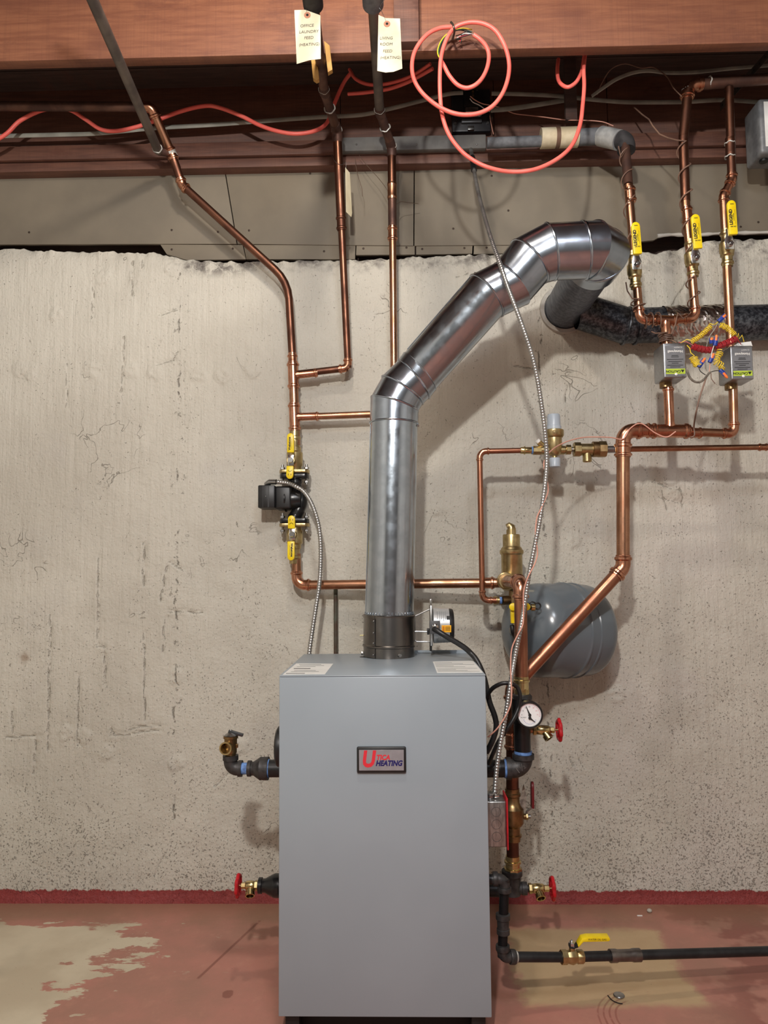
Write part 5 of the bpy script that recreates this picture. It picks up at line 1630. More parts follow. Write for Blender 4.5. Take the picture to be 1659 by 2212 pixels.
drain('brass drain valve with red wheel beside the round gauge', at(1141, 1577, 2.17), X, dU, (9, 0, 30, 9, 10), None, COPPER, V((0.55, -0.5, -0.8)))
dL = u(1, 2.24)
drain('brass drain valve with red wheel low on the iron return tee', at(1134, 1919, 2.24), X, dL, (7, 0, 26, 10, 7), None, IRON_CAST, V((0.15, -0.85, -0.65)))
dF = u(1, 2.08)
drain('brass drain valve with red wheel screwed into the black bell reducer', at(562, 1913, 2.08), X * -1, dF, (4, 0, 20, 9, 6), None, IRON_CAST, V((0.15, -0.85, -0.75)))

# --- boiler left tapping: reducer for that drain
rd = thing('iron_reducer', 'black iron bell reducer low on the boiler flank holding a drain valve', 'pipe fitting', at(580, 1913, 2.08))
xd = lambda px: V((at(px, 1913, 2.08).x, 2.08, at(580, 1913, 2.08).z))
MB().cyl(V((BX0 + 0.004, 2.08, xd(590).z)), xd(594), dF * 18, 22).build('iron_nipple', IRON, rd)
MB().lathe(xd(604), V((-1, 0, 0)), [(0, dF * 20), (0, dF * 23.5), (dF * 10, dF * 23.5), (dF * 14, dF * 22), (dF * 30, dF * 14), (dF * 36, dF * 13.5), (dF * 37, dF * 16), (dF * 44, dF * 16), (dF * 45, dF * 12)], 26).build('reducer_bell', BLACK_PAINT, rd)

# --- return ball valve with red lever and iron tee
rv = thing('return_ball_valve', 'bronze ball valve with a red lever on the lower return pipe', 'valve', at(1109, 1762, 2.24))
dR = u(1, 2.24)
MB().lathe(at(1109, 1816, 2.24), Z, [(0, dR * 13), (0, dR * 15), (dR * 8, dR * 15), (dR * 9, dR * 17.5), (dR * 13, dR * 17.5), (dR * 14, dR * 15), (dR * 28, dR * 15), (dR * 33, dR * 20), (dR * 38, dR * 23), (dR * 66, dR * 23), (dR * 72, dR * 18), (dR * 78, dR * 15),
                              (dR * 90, dR * 15), (dR * 92, dR * 17.5), (dR * 97, dR * 17.5), (dR * 99, dR * 15), (dR * 107, dR * 15), (dR * 107, dR * 13)], 26).build('valve_body', BRASS_DARK, rv)
q = at(1128, 1764, 2.24)
MB().cyl(q, q + X * dR * 12, dR * 6, 14).build('stem', BRASS_DARK, rv)
MB().hexn(q + X * dR * 7, q + X * dR * 12, dR * 7).build('nut', BRASS, rv)
MB().cyl(q + X * dR * 12, q + X * dR * 17, dR * 4.5, 12).build('stem_end', STEEL, rv)
lv = MB().tube([at(1138, 1761, 2.24), at(1138, 1753, 2.24), at(1149, 1744, 2.24), at(1150, 1738, 2.24)], [dR * 2.4] * 4, 8).build('lever', STEEL, rv)
a_, b_ = at(1150, 1744, 2.24), at(1149.5, 1688, 2.24)
MB().prism(halfcaps(dR * 20, (b_ - a_).length), a_ - X * dR * 2.6, V((0, 1, 0)), (b_ - a_).normalized(), X * dR * 5.2, 0.0015).build('grip', RED_DARK, rv)
MB().prism([(0, 0), (dR * 9, dR * 2), (dR * 12, dR * 30), (dR * 6, dR * 55), (dR * 2, dR * 40), (-dR * 2, dR * 20)], at(1126, 1752, 2.23), X, Z, V((0, 0.0008, 0))).build('wire_tag', mat('grimy paper tag', C(150, 138, 126), C(96, 84, 76), 0.8, 0, 60), rv)

it = thing('iron_return_tee', 'black iron tee at the foot of the return pipe entering the boiler', 'pipe fitting', at(1108, 1915, 2.24))
MB().lathe(at(1108, 1884, 2.24), Z, [(0, dR * 13), (0, dR * 19), (dR * 9, dR * 19), (dR * 9.5, dR * 16)], 8).build('adapter_hex', BRASS_BRIGHT, it)
MB().lathe(at(1108, 1876, 2.24), Z, [(0, dR * 15), (dR * 10, dR * 15), (dR * 12, dR * 17.5), (dR * 16, dR * 17.5), (dR * 17, dR * 14.5), (dR * 26, dR * 14.5), (dR * 26, dR * 13)], 24).build('press_adapter', BRASS_BRIGHT, it)
MB().lathe(at(1107, 1934, 2.24), Z, [(0, dR * 8), (dR * 2, dR * 17), (dR * 40, dR * 18), (dR * 41, dR * 21.5), (dR * 50, dR * 21.5), (dR * 52, dR * 18)], 26).build('tee_body', IRON_CAST, it)
q = at(1118, 1919, 2.24)
MB().lathe(q, X, [(0, dR * 12), (dR * 8, dR * 11.5), (dR * 9, dR * 13), (dR * 19, dR * 13), (dR * 20, dR * 10)], 20).build('side_outlet', IRON_CAST, it)
MB().cyl(at(1104, 1922, 2.24), V((BX1 - 0.004, 2.24, at(1104, 1922, 2.24).z)), dR * 14, 20).build('iron_nipple', IRON, it)

# --- gas shut-off valve
gvp = at(1236, 2067, 1.992)
gv = thing('gas_valve', 'brass gas shut-off valve with a yellow lever on the black floor pipe', 'valve', gvp)
dG = u(1, 1.992)
gdv = gd2
MB().lathe(gvp - gdv * dG * 24, gdv, [(0, rg * 1.05), (0, dG * 14), (dG * 12, dG * 14), (dG * 13, dG * 11.5), (dG * 16, dG * 12.5), (dG * 25, dG * 15), (dG * 33, dG * 12), (dG * 35, dG * 13.5), (dG * 47, dG * 13.5), (dG * 47, rg * 1.05)], 8).build('valve_body', BRASS, gv)
MB().cyl(gvp, gvp + Z * dG * 22, dG * 6, 14).build('stem', BRASS, gv)
MB().hexn(gvp + Z * dG * 20 , gvp + Z * dG * 29, dG * 7).build('nut', CHROME, gv)
MB().ball(gvp + Z * dG * 30, dG * 4, n=10).build('stem_end', CHROME, gv)
m = MB(); hw = dG * 8
m.prism([(-6 * dG, 20 * dG), (2 * dG, 19 * dG), (11 * dG, 22 * dG), (21 * dG, 35 * dG), (19 * dG, 37 * dG), (9 * dG, 25 * dG), (2 * dG, 22 * dG), (-6 * dG, 23 * dG)], gvp - V((0, hw, 0)), X, Z, V((0, hw * 2, 0)), 0.0006)
m.build('lever', IRON, gv)
m = MB(); m.prism([(12 * dG, 23 * dG), (22 * dG, 33.5 * dG), (74 * dG, 35 * dG), (77 * dG, 38 * dG), (75 * dG, 43 * dG), (30 * dG, 42.5 * dG), (19 * dG, 40 * dG), (10 * dG, 26 * dG)], gvp - V((0, hw * 1.2, 0)), X, Z, V((0, hw * 2.4, 0)), 0.0015)
gg = m.build('grip', YELLOW, gv)
text('WATER OIL GAS', dG * 5, gvp + V((dG * 50, -hw * 1.2 - 0.0006, dG * 39)), X, Z, INK, 'lettering', gg)

# --- pressure relief valve assembly, left flank
PY_ = 2.08
dP = u(1, PY_)
rp = thing('relief_piping', 'black iron elbow and reducer with blue sealant on the boiler flank carrying the relief valve', 'pipe fitting', at(540, 1660, PY_))
zc = at(560, 1660, PY_).z
q = V((BX0 + 0.004, PY_, zc))
xw = lambda px: V((at(px, 1660, PY_).x, PY_, zc))
MB().cyl(q, xw(576), dP * 18, 22).build('iron_nipple', IRON, rp)
MB().cyl(xw(582), xw(577), dP * 19, 22).build('sealant_ring', TAPE_BLUE, rp)
MB().lathe(xw(580), V((-1, 0, 0)), [(0, dP * 20), (0, dP * 24), (dP * 9, dP * 24), (dP * 14, dP * 23.5), (dP * 17, dP * 24), (dP * 20, dP * 22), (dP * 32, dP * 14), (dP * 36, dP * 14), (dP * 37, dP * 16.5), (dP * 44, dP * 16.5), (dP * 45, dP * 13)], 8 + 18).build('bell_reducer', IRON_CAST, rp)
MB().cyl(xw(537), xw(519), dP * 12, 20).build('sealant_ring', TAPE_BLUE, rp)
ec = xw(498)
elbow(rp, xw(530), ec, ec + Z * 0.05, dP * 14.5, 1.1, IRON_CAST, False, 0.5, 'iron_elbow', 1.0)
MB().cyl(xw(523), xw(515), dP * 17, 22).build('fitting_band', IRON_CAST, rp)
MB().cyl(ec + Z * dP * 18, ec + Z * dP * 28, dP * 16.5, 22).build('fitting_band', IRON_CAST, rp)

pr = thing('relief_valve', 'brass pressure relief valve with open outlet and grey test lever on the iron elbow', 'valve', ec + Z * dP * 27)
b0_ = ec + Z * dP * 26
MB().lathe(b0_, Z, [(0, dP * 11), (dP * 6, dP * 11.5), (dP * 7, dP * 13), (dP * 36, dP * 13.5), (dP * 37, dP * 15.5), (dP * 42, dP * 15.5), (dP * 43, dP * 12)], 26).build('valve_body', BRASS_DARK, pr)
oc = b0_ + Z * dP * 21 + V((-dP * 3, 0, 0))
MB().lathe(oc, V((-0.12, -1, 0)), [(0, dP * 11), (dP * 20, dP * 12.5), (dP * 21, dP * 13.5), (dP * 24, dP * 13.5), (dP * 24, dP * 10.5), (dP * 6, dP * 9), (dP * 5, dP * 0.2)], 28, caps=False).build('outlet', BRASS, pr)
MB().lathe(b0_ + Z * dP * 43, Z, [(0, dP * 14.5), (dP * 2, dP * 12), (dP * 7, dP * 4), (dP * 12, dP * 2.5)], 22).build('bonnet', STEEL, pr)
l0, l1_ = at(494, 1580, PY_), at(525, 1589, PY_)
lx = (l1_ - l0).normalized()
m = MB(); m.box((l0 + l1_) / 2 + Z * 0.001, ((l1_ - l0).length, 0.012, dP * 6), (lx, V((0, 1, 0)), lx.cross(V((0, 1, 0)))), 0.0008)
m.build('test_lever', mat('grey steel lever', C(80, 84, 88), None, 0.35, 0.8), pr)
MB().box(b0_ + V((dP * 14, -0.004, dP * 22)), (dP * 5, 0.008, dP * 8), bev=0.001).build('spring_clip', BRASS_DARK, pr)

# ================================================================ ELECTRICAL, TAGS, WIRING
# --- vent damper motor
DY = VY
dM = u(1, DY)
mot = thing('damper_motor', 'silver labelled vent damper motor on a wire bracket beside the vent collar', 'motor', at(930, 1350, DY))
mz = at(940, 1351, DY)
ma = at(935, 1351, DY)
MB().lathe(ma, X, [(0, dM * 34), (0.001, dM * 37.5), (dM * 34, dM * 36), (dM * 35, dM * 33)], 40).build('motor_label_drum', mat('silver foil label', C(200, 202, 204), C(188, 190, 192), 0.32, 0.6, 8), mot)
MB().lathe(ma + X * dM * 34, X, [(0, dM * 35.8), (dM * 6, dM * 35.4), (dM * 9, dM * 33.5), (dM * 10, dM * 30)], 40).build('end_cap', BLACK, mot)
MB().box(at(931, 1350, DY), (dM * 5, dM * 50, dM * 84), bev=0.001).build('mounting_plate', STEEL, mot)
for y_, mt_2 in ((1304, CHROME), (1396, BLACK)):
    MB().box(at(930.5, y_, DY - 0.02), (dM * 5, dM * 9, dM * 20), bev=0.002).build('plate_ear', mt_2, mot)
MB().box(at(939, 1355, DY - dM * 38), (dM * 22, dM * 10, dM * 27), bev=0.0015).build('plug_housing', mat('dark grey housing', C(70, 70, 72), None, 0.5), mot)
MB().ball(at(940, 1354, DY - dM * 45), dM * 7, (1, 0.6, 1)).build('cable_clamp', CHROME, mot)
MB().box(at(925, 1364, DY - 0.035), (dM * 5, 0.012, dM * 13), bev=0.001).build('switch_knob', BLACK, mot)
# curved orange warning sticker and print
def drum_patch(x0, x1, y0, y1, mt, name, off):
    zc_ = ma.z
    m = MB(); P0 = []
    for i in range(7):
        zz_ = at(950, y0 + (y1 - y0) * i / 6, DY).z
        hh = max(-0.97, min(0.97, (zz_ - zc_) / (dM * 36.9)))
        yy_ = DY - math.sqrt(1 - hh * hh) * (dM * 36.9 + off)
        for px in (x0, x1):
            P0.append(V((at(px, 1351, DY).x, yy_, zc_ + hh * (dM * 36.9 + off))))
    m.v = P0; m.f = [(2 * i, 2 * i + 1, 2 * i + 3, 2 * i + 2) for i in range(6)]
    return m.build(name, mt, mot)
st2 = drum_patch(952, 972, 1348, 1362.5, mat('orange sticker', C(248, 178, 30), None, 0.4), 'warning_sticker', 0.0016)
for yy_ in (1351, 1354, 1357):
    drum_patch(959.5, 970, yy_, yy_ + 1.1, INK, 'print_line', 0.0021)
drum_patch(953.5, 958, 1350, 1360.5, mat('orange ink', C(200, 120, 10), None, 0.5), 'print_line', 0.0021)
for i, x_ in enumerate((943, 948, 952, 956, 960)):
    drum_patch(x_, x_ + 1.1, 1320, 1336 + 3 * (i % 2), GREYINK, 'print_line', 0.0012)
drum_patch(963, 970, 1329, 1336, INK, 'certification_mark', 0.0012)
for i in range(8):
    drum_patch(942 + i * 3.4, 943.6 + i * 3.4, 1376 - (i % 3) * 2, 1385, GREYINK, 'print_line', 0.0012)
for a_, b_, c_ in (((896, 1331), (905, 1327), (928, 1316)), ((896, 1364), (910, 1364), (926, 1365)), ((896, 1383), (900, 1386), (928, 1386))):
    MB().tube([at(*a_, DY - 0.01), at(*b_, DY - 0.01), at(*c_, DY - 0.01)], 0.0022, 8).build('wire_bracket', STEEL, mot)
MB().tube([at(896, 1331, DY - 0.01), at(896, 1383, DY - 0.01)], 0.0022, 8).build('wire_bracket', STEEL, mot)

def cable(pts, r, mt, name, label, cat='cable', group=None, n=10, flat=1.0, sub=10):
    P = catmull([at(*q) if len(q) == 3 and not isinstance(q, Vector) else q for q in pts], sub)
    o = MB().tube(P, r, n).build(name, mt)
    return tag(o, label, cat, group)

# black sheathed cable from the damper motor over the boiler corner, then a loop beside the gauge
YS = 2.05
cable([(937, 1358, DY - 0.115), (945, 1363, DY - 0.125), (958, 1371, DY - 0.13), (973, 1380, DY - 0.13), (990, 1390, DY - 0.13), (1005, 1400, DY - 0.13), (1017, 1411, DY - 0.13), (1028, 1424, DY - 0.14), (1038, 1443, DY - 0.15), (1046, 1465, DY - 0.15), (1052, 1490, DY - 0.15),
       (1058, 1518, DY - 0.15), (1068, 1545, DY - 0.15), (1072, 1568, DY - 0.15), (1067, 1592, DY - 0.15), (1056, 1616, DY - 0.15), (1050, 1626, DY - 0.15)],
      u(12, 2.1) / 2, BLACK, 'damper_cable', 'flat black cable from the damper motor down over the boiler corner', n=10)
cable([(1052, 1506, 2.10), (1058, 1494, 2.08), (1068, 1484, 2.06), (1086, 1476, 2.05), (1104, 1477, 2.05), (1117, 1484, 2.06), (1123, 1499, 2.06), (1123, 1513, 2.06), (1119, 1531, 2.06), (1108, 1555, 2.05), (1091, 1581, 2.05), (1076, 1604, 2.06), (1064, 1630, 2.08), (1056, 1650, 2.10)],
      u(9, 2.06) / 2, BLACK, 'control_cable', 'black cable looping out beside the gauge and back to the boiler', n=10)
cl = thing('cable_clamp', 'small zinc cable clamp on the boiler flank above the iron nipple', 'clamp', V((BX1, 2.06, at(1057, 1640, 2.06).z)))
q = V((BX1, 2.06, at(1057, 1636, 2.06).z))
MB().hexn(q - X * 0.001, q + X * 0.010, 0.013).build('clamp_nut', STEEL, cl)
MB().lathe(q + X * 0.009, X, [(0, 0.010), (0.012, 0.011), (0.014, 0.007)], 16).build('clamp_throat', STEEL, cl)
MB().box(q + V((0.006, -0.004, 0.014)), (0.010, 0.012, 0.007), bev=0.001).build('clamp_bar', STEEL, cl)

# --- emergency switch box
SBY = 1.975
b0_, b1_ = at(1061, 1731, SBY - 0.03), at(1095, 1831, SBY - 0.03)
sw = thing('switch_box', 'steel utility box with a red cover plate on the boiler flank', 'switch box', V(((b0_.x + b1_.x) / 2, SBY, b1_.z)))
bw, bh = b1_.x - BX1 + 0.001, b0_.z - b1_.z
bc = V((BX1 + bw / 2 - 0.0005, SBY, (b0_.z + b1_.z) / 2))
bx_ = MB().box(bc, (bw, 0.06, bh), bev=0.004, seg=3).build('steel_box', mat('worn galvanised box', C(170, 170, 168), C(140, 140, 138), 0.36, 0.9, 40, 3, 0.1, 200, stretch=(4, 1, 1)), sw)
for k in (-1, 0, 1):
    MB().ring(bc + V((bw * 0.04, -0.0302, k * bh * 0.27)), V((0, 1, 0)), u(9.5, SBY), 0.0006, 24, 6).build('knockout', mat('scored steel', C(110, 110, 110), None, 0.4, 0.8), bx_)
rp_ = MB().box(V((bc.x + bw / 2 + 0.0018, SBY, bc.z + 0.002)), (0.004, 0.072, bh * 1.12), bev=0.0014).build('cover_plate', RED, sw)
cn = bc + V((-bw * 0.18, -0.005, bh / 2))
MB().lathe(cn - Z * 0.001, Z, [(0, 0.015), (0.003, 0.015), (0.004, 0.011), (0.010, 0.011), (0.012, 0.013), (0.016, 0.012), (0.017, 0.007)], 20).build('cable_connector', STEEL, sw)
MB().box(cn + V((0.017, -0.004, 0.007)), (0.012, 0.008, 0.008), bev=0.001).build('clamp_screw', CHROME, sw)

# --- relay transformer on the rim
TYb = SILL_Y + 0.02
tr = thing('transformer', 'black steel transformer relay plate with silver core on the rim timber', 'transformer', at(1018, 240, TYb))
p0, p1 = at(975, 196, TYb - 0.015), at(1060, 285, TYb - 0.015)
tcx, tcz = (p0.x + p1.x) / 2, (p0.z + p1.z) / 2
TWd, THt = p1.x - p0.x, p0.z - p1.z
DK = mat('dark enamelled steel', C(46, 46, 50), C(36, 36, 40), 0.4, 0.3, 20)
MB().box(V((tcx, TYb - 0.006, tcz)), (TWd, 0.032, THt), bev=0.004, seg=2).build('base_plate', DK, tr)
MB().box(V((tcx, TYb - 0.030, tcz + THt * 0.16)), (TWd * 0.40, 0.04, THt * 0.36), bev=0.003).build('coil_cover', BLACK, tr)
MB().box(V((tcx, TYb - 0.034, tcz - THt * 0.10)), (TWd * 0.34, 0.035, THt * 0.14), bev=0.004, seg=3).build('core', STEEL, tr)
MB().box(V((tcx, TYb - 0.026, tcz - THt * 0.165)), (TWd * 0.50, 0.006, THt * 0.05), bev=0.001).build('core_strap', STEEL, tr)
for sx_ in (-1, 1):
    MB().hexn(V((tcx + sx_ * TWd * 0.22, TYb - 0.028, tcz - THt * 0.165)), V((tcx + sx_ * TWd * 0.22, TYb - 0.034, tcz - THt * 0.165)), 0.006).build('bolt', CHROME, tr)
    MB().cyl(V((tcx + sx_ * TWd * 0.16, TYb - 0.022, tcz + THt * 0.42)), V((tcx + sx_ * TWd * 0.16, TYb - 0.030, tcz + THt * 0.42)), 0.005, 10).build('terminal_screw', STEEL, tr)
    MB().cyl(V((tcx + sx_ * TWd * 0.42, TYb - 0.022, tcz - THt * 0.32)), V((tcx + sx_ * TWd * 0.42, TYb - 0.026, tcz - THt * 0.32)), 0.005, 10).build('mounting_screw', STEEL, tr)
for k in (0.20, 0.30):
    MB().cyl(V((tcx + 0.004, TYb - 0.050, tcz + THt * k)), V((tcx + 0.004, TYb - 0.056, tcz + THt * k)), 0.0045, 10).build('terminal_screw', BRASS, tr)
MB().box(V((tcx, TYb - 0.028, tcz - THt * 0.30)), (TWd * 0.52, 0.014, THt * 0.07), bev=0.002).build('lower_bracket', mat('grey bracket', C(96, 98, 102), None, 0.4, 0.6), tr)
MB().box(V((tcx - 0.003, TYb - 0.026, tcz - THt * 0.45)), (TWd * 0.16, 0.012, THt * 0.09), bev=0.001).build('cable_clamp', STEEL, tr)
MB().box(V((tcx + TWd * 0.51, TYb - 0.02, tcz - THt * 0.17)), (TWd * 0.08, 0.02, THt * 0.12), bev=0.001).build('side_clamp', STEEL, tr)
# thin low-voltage wires to it
cable([(1016, 208, TYb - 0.06), (1026, 216, TYb - 0.06), (1042, 224, TYb - 0.06), (1062, 228, TYb - 0.05), (1085, 234, TYb - 0.04), (1110, 245, TYb - 0.02), (1140, 249, TYb - 0.02), (1175, 253, 2.53), (1220, 259, 2.50), (1262, 260, 2.48), (1300, 263, 2.47), (1325, 272, 2.45)], 0.0018, WIRE_PINK, 'thermostat_wire', 'pale pink two-strand wire running from the transformer to the foam insulated elbow', 'wire')
cable([(1015, 213, TYb - 0.06), (1022, 221, TYb - 0.06), (1035, 227, TYb - 0.06), (1048, 236, TYb - 0.055), (1058, 241, TYb - 0.04)], 0.0016, WHITE, 'thermostat_wire', 'short white wire on the transformer terminal', 'wire')
cable([(1058, 250, TYb - 0.03), (1060, 262, TYb - 0.03), (1063, 278, TYb - 0.03), (1066, 290, TYb - 0.03)], 0.0014, WIRE_PINK, 'thermostat_wire', 'short loose pink wire end hanging from the transformer corner', 'wire')

# --- insulated pipe along the sill
ip = thing('insulated_pipe', 'foam wrapped pipe with white jacket and silver tape along the sill', 'pipe', at(1250, 300, 2.47))
IY = 2.49
d_i = u(1, IY)
def ins_seg(x0, y0, x1, y1, r, mt, name, Y0=IY, Y1=IY):
    MB().cyl(at(x0, y0, Y0), at(x1, y1, Y1), d_i * r, 26).build(name, mt, ip)
ins_seg(1052, 309, 1172, 305, 12, GREYFOAM, 'foam_sleeve')
ins_seg(1168, 299, 1248, 296, 22, mat('yellowed canvas jacket', C(206, 194, 166), C(186, 172, 142), 0.75, 0, 20), 'canvas_jacket')
ins_seg(1199, 297.8, 1208, 297.4, 22.4, mat('brown band', C(104, 78, 62), None, 0.7), 'jacket_band')
ins_seg(1246, 297, 1302, 294, 18, GREYFOAM, 'foam_sleeve', IY, 2.47)
ins_seg(1298, 294, 1338, 303, 21, mat('silver duct tape', C(196, 198, 198), C(176, 178, 178), 0.36, 0.5, 30, 3, 0.6, 60), 'tape_wrap', 2.47, 2.42)
m = MB(); m.tube(catmull([at(1330, 300, 2.43), at(1345, 303, 2.415), at(1352, 312, 2.41), at(1353, 326, 2.405)], 6), d_i * 19, 22); m.build('foam_elbow', RUBBER, ip)
ib = thing('sill_box', 'long dull grey board fixed along the sill under the transformer', 'board', at(890, 312, SILL_Y - 0.02))
a_, b_ = at(738, 328, SILL_Y - 0.02), at(1050, 324, SILL_Y - 0.02); tz_ = at(890, 295, SILL_Y - 0.02).z
MB().box(V(((a_.x + b_.x) / 2, SILL_Y - 0.012, (a_.z + tz_) / 2)), (b_.x - a_.x, 0.026, tz_ - a_.z), bev=0.003).build('board_face', mat('dull grey painted board', C(112, 110, 106), C(92, 90, 88), 0.7, 0, 10, 4), ib)
for px in (770, 900, 1030):
    MB().ball(at(px, 312, SILL_Y - 0.026), 0.003, n=8).build('nail_head', STEEL, ib)

# --- red cables
HKY = jf - 0.05
L3 = [(1264, 118, 2.24), (1261, 150, 2.22), (1262, 185, 2.18), (1259, 225, 2.15), (1253, 270, 2.12), (1236, 313, 2.10), (1203, 344, 2.09), (1155, 366, 2.08), (1102, 371, 2.08), (1050, 360, 2.07), (1010, 338, 2.07), (984, 312, 2.07), (966, 283, 2.07), (955, 247, 2.07), (951, 210, 2.07), (950, 170, 2.07), (952, 130, 2.07), (958, 102, 2.07), (968, 78, 2.07), (980, 62, 2.07), (995, 53, 2.065), (1020, 48, 2.06),
      (1047, 52, 2.055), (1070, 66, 2.05), (1087, 92, 2.05), (1097, 120, 2.05), (1100, 148, 2.05), (1095, 178, 2.045), (1083, 206, 2.04), (1063, 230, 2.04), (1036, 244, 2.04), (1005, 248, 2.04), (975, 243, 2.04), (944, 228, 2.045), (915, 204, 2.05), (897, 178, 2.05), (890, 150, 2.055), (893, 120, 2.06), (905, 95, 2.065), (925, 73, 2.07), (950, 61, 2.08), (976, 58, 2.085)]
rc = u(9.3, 2.07) / 2
cable(L3, rc, RED_CABLE, 'red_cable', 'long coral red cable looped in a big coil on the joist and hanging low', n=12)
c_in = [(1023, 75, 2.085), (1037, 85, 2.085), (1050, 100, 2.08), (1056, 119, 2.08), (1053, 144, 2.075), (1042, 168, 2.075), (1026, 184, 2.075), (1007, 190, 2.08), (988, 183, 2.085), (971, 164, 2.085), (960, 144, 2.085), (953, 131, 2.085)]
ic = thing('red_cable', 'short coral red cable in the small inner loop with stripped wires at its end', 'cable', at(1007, 190, 2.08))
MB().tube(catmull([at(*q) for q in c_in], 10), rc, 12).build('jacket', RED_CABLE, ic)
for i, (mt_2, off) in enumerate(((WIRE_YEL, 0), (mat('green wire', C(48, 84, 62), None, 0.45), 2.4), (BLACK, 4.8))):
    MB().tube(catmull([at(953 - 0.6 * i, 131, 2.085), at(946 + off, 118, 2.09), at(946 + off, 105, 2.09), at(953 + off, 88, 2.09), at(964 + off, 75, 2.09), at(980 + off, 66, 2.09), at(1000, 61 + off, 2.09), at(1020, 64 + off * 2, 2.09)], 6), 0.0015, 6).build('stripped_wire', mt_2, ic)
for i in range(5):
    MB().tube(catmull([at(1022 - i, 74, 2.085), at(1010 - 6 * i, 68 + i * 4, 2.09), at(996, 74 + 3 * i, 2.095), at(984 + 3 * i, 78 + 4 * i, 2.095)], 5), 0.0014, 6).build('stripped_wire', (BLACK, WHITE, BLACK, WIRE_RED, BLACK)[i], ic)
hk = MB().tube(catmull([at(974, 48, jf - 0.105), at(978, 53, jf - 0.11), at(981, 62, jf - 0.11), at(981, 72, jf - 0.09), at(978, 84, jf - 0.04), at(977, 84, jf + 0.004)], 6), 0.0032, 8).build('cable_hook', mat('dark hook steel', C(84, 78, 70), None, 0.4, 0.8))
tag(hk, 'dark bent steel hook in the joist carrying the red cable coil', 'hook')
cable([(1206, 128, 2.30), (1204, 150, 2.28), (1206, 172, 2.27), (1215, 184, 2.26), (1228, 188, 2.25), (1243, 179, 2.25), (1252, 165, 2.25), (1258, 148, 2.25), (1263, 115, 2.25)], rc, RED_CABLE, 'red_cable', 'small loop of coral red cable dipping below the joist beside the bridging strut')
cable([(-612, 330, 2.47), (-500, 290, 2.47), (-380, 250, 2.47), (-240, 300, 2.47), (-100, 335, 2.47), (0, 298, 2.47), (42, 262, 2.47), (85, 240, 2.47), (120, 234, 2.475), (152, 238, 2.475), (186, 259, 2.48), (217, 279, 2.485), (250, 283, 2.485), (292, 275, 2.485), (340, 259, 2.485), (392, 240, 2.485), (440, 229, 2.485), (472, 232, 2.485), (520, 250, 2.485), (562, 271, 2.485), (602, 284, 2.48), (642, 289, 2.48), (682, 282, 2.49), (707, 264, 2.51), (722, 225, 2.51), (742, 180, 2.51), (760, 155, 2.50)], u(9, 2.47) / 2, RED_CABLE, 'red_cable', 'coral red cable sagging in waves along the rim timber past the slanting pipe')
for i, pts in enumerate(([(755, 150, 2.48), (768, 170, 2.46), (795, 182, 2.44), (830, 182, 2.42), (870, 172, 2.40), (900, 158, 2.38), (930, 138, 2.34)], [(752, 203, 2.46), (790, 200, 2.44), (840, 192, 2.42), (880, 178, 2.40), (905, 165, 2.38), (935, 148, 2.34)])):
    cable(pts, u(8, 2.42) / 2, RED_CABLE, 'red_cable', ('coral red cable drooping deeply in the shaded bay behind the living room feed pipe', 'straighter coral red cable just under the drooping one behind the living room feed pipe')[i])

# --- grey building cables
def nm(pts, label, h=10.5):
    P = catmull([at(*q) for q in pts], 8)
    m = MB(); base = 0
    r1_, r2_ = u(h, 2.5) / 2, 0.0035
    for i, p in enumerate(P):
        t = (P[min(i + 1, len(P) - 1)] - P[max(i - 1, 0)]).normalized()
        up_ = V((0, 0, 1)) - t * t.z
        up_.normalize(); sd = t.cross(up_)
        for k in range(8):
            a_ = 2 * PI * k / 8
            m.v.append(p + up_ * r1_ * math.cos(a_) + sd * r2_ * math.sin(a_))
    for i in range(len(P) - 1):
        for k in range(8):
            m.f.append((i * 8 + k, i * 8 + (k + 1) % 8, i * 8 + 8 + (k + 1) % 8, i * 8 + 8 + k))
    tag(m.build('building_cable', NM_CABLE), label, 'cable')
nm([(-570, 315, 2.545), (-400, 306, 2.545), (-200, 300, 2.545), (0, 294, 2.545), (120, 291, 2.545), (215, 288, 2.545), (330, 277, 2.545), (450, 270, 2.545), (560, 262, 2.545), (690, 253, 2.545), (780, 248, 2.545), (850, 233, 2.54), (920, 215, 2.535), (968, 203, 2.53), (1000, 200, 2.53)], 'flat grey cable stapled along the rim timber below the red waves')
nm([(1060, 238, 2.55), (1090, 236, 2.55), (1130, 231, 2.55), (1180, 223, 2.55), (1222, 216, 2.55)], 'pale flat cable between the transformer and the bridging strut', 12)
nm([(1062, 202, 2.545), (1120, 203, 2.545), (1200, 207, 2.545), (1270, 214, 2.54), (1340, 220, 2.54), (1400, 221, 2.54), (1480, 220, 2.54), (1560, 216, 2.54), (1630, 220, 2.535), (1720, 226, 2.53)], 'flat grey cable running behind the zone pipes along the rim')
nm([(1278, 208, 2.50), (1300, 192, 2.48), (1330, 172, 2.47), (1365, 158, 2.46), (1400, 153, 2.45), (1440, 157, 2.45), (1500, 156, 2.45), (1580, 148, 2.45), (1700, 138, 2.45)], 'pale flat cable arching upward in the bay above the zone pipes', 9)
